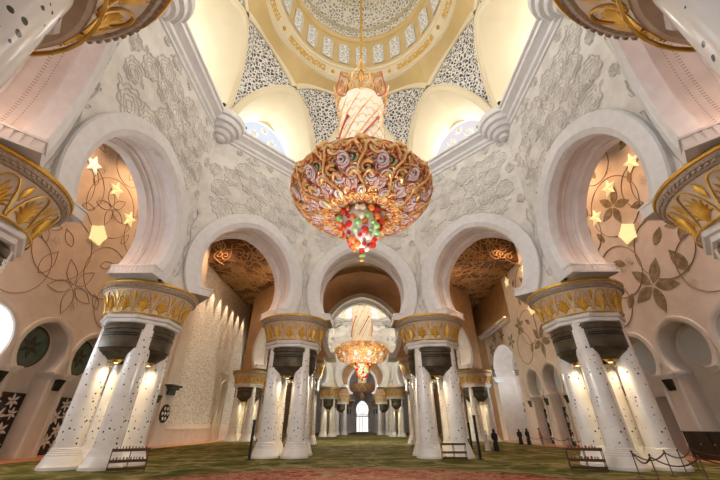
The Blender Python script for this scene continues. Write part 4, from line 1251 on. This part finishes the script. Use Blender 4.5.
for cx, cy, s_, ks in ((0, 15.1, 1, range(8)), (0, 66.5, 1.3, (0, 1, 7, 2, 6))):
    for k in ks:
        a = R(45*k); d = (A_IN+3.9)*s_
        area('niche_daylight', (cx-d*math.sin(a), cy+d*math.cos(a), 31.4), (cx, cy, 30), 8.4*s_, 9.0, 1150*s_, (1, .98, .93))
point('chandelier_and_fill_light', (0, 15.1, 17.2), 900, (1, .93, .84), 1.2)
point('chandelier_and_fill_light', (0, 15.1, 6.2), 1300, (1, .93, .86), .8)  # added fill floating below the chandelier, lights its dish from underneath
point('dome_fill_light', (5, 15.1, 31), 700, (1, .93, .82), 1.5)  # added soft fill hanging free under the dome, no fixture there
point('dome_fill_light', (-5, 15.1, 31), 700, (1, .93, .82), 1.5)
point('dome_fill_light', (0, 15.1, 45), 900, (1, .94, .86), 2.0)
point('chandelier_and_fill_light', (0, 66.5, 20), 6000, (1, .93, .84), 1.5)
point('hall_light', (0, 95, 12), 2500, (1, .95, .88), 1)
point('dome_fill_light', (0, 66.5, 36), 11000, (1, .94, .84), 2.0)  # same free-hanging fill added under the second dome
point('chandelier_and_fill_light', (0, 57, 8.5), 3800, (1, .9, .7), 1)  # added fill in front of the second chandelier, not one of its lamps
point('chandelier_and_fill_light', (0, 117.9, 16), 11000, (1, .93, .84), 1)
for s in (-1, 1):
    for y in (10, 18, 26, 34, 42):
        spot('aisle_downlight', (s*20.5, y, 27.6), (s*24, y, 14), 3400, (1, .55, .27), 100, .25, .9)
    for y in (46, 49, 52, 55, 58, 61, 64):
        if s < 0: spot('wall_washer', (s*22.9, y, 23.6), (s*24.0, y, 12), 5000, (1, .74, .46), 30, .06, .35)
    for y in (15, 21, 27, 33, 40, 47) if s > 0 else ():
        spot('cool_fill_light', (s*19.5, y, 27.6), (s*24, y, 4), 1700, (.78, .89, 1), 50, .25, .9)  # added cool fill on the right wall, standing in for daylight
    point('passage_light', (s*12, 38, 25), 500, (1, .62, .32), .4)
    point('passage_light', (s*15, 48, 20), 500, (1, .62, .32), .4)
for k in (0, 1, 2, 3, 5, 6, 7):      # small warm uplights standing on the capitals at the arch feet
    a = R(45*k)
    for u in (-2.45, 2.45):
        y_ = A_IN+TH*.55
        point('arch_uplight', (u*math.cos(a)-y_*math.sin(a), 15.1+u*math.sin(a)+y_*math.cos(a), 11.3), 80 if k in (3, 5) else 45, (1, .60, .42), .3)
    if k in (3, 5): point('arch_uplight', (-(A_IN+TH+2.5)*math.sin(a), 15.1+(A_IN+TH+2.5)*math.cos(a), 11.5), 110, (1, .60, .42), .4)
point('recess_light', (24.9, 57.5, 9), 500, (.85, .93, 1), .5)

cam = bpy.data.cameras.new('camera'); co = bpy.data.objects.new('camera', cam); col.objects.link(co)
cam.sensor_width = 36; cam.lens = 16; cam.clip_end = 500; cam.clip_start = .05
co.location = (0, 0, 1.92); co.rotation_euler = (R(90+30.3), 0, R(.36))
sc.camera = co
sc.view_settings.view_transform = 'Standard'; sc.view_settings.look = 'None'; sc.view_settings.gamma = 1
sc.view_settings.exposure = 0
sc.cycles.max_bounces = 6; sc.cycles.diffuse_bounces = 4; sc.cycles.glossy_bounces = 3
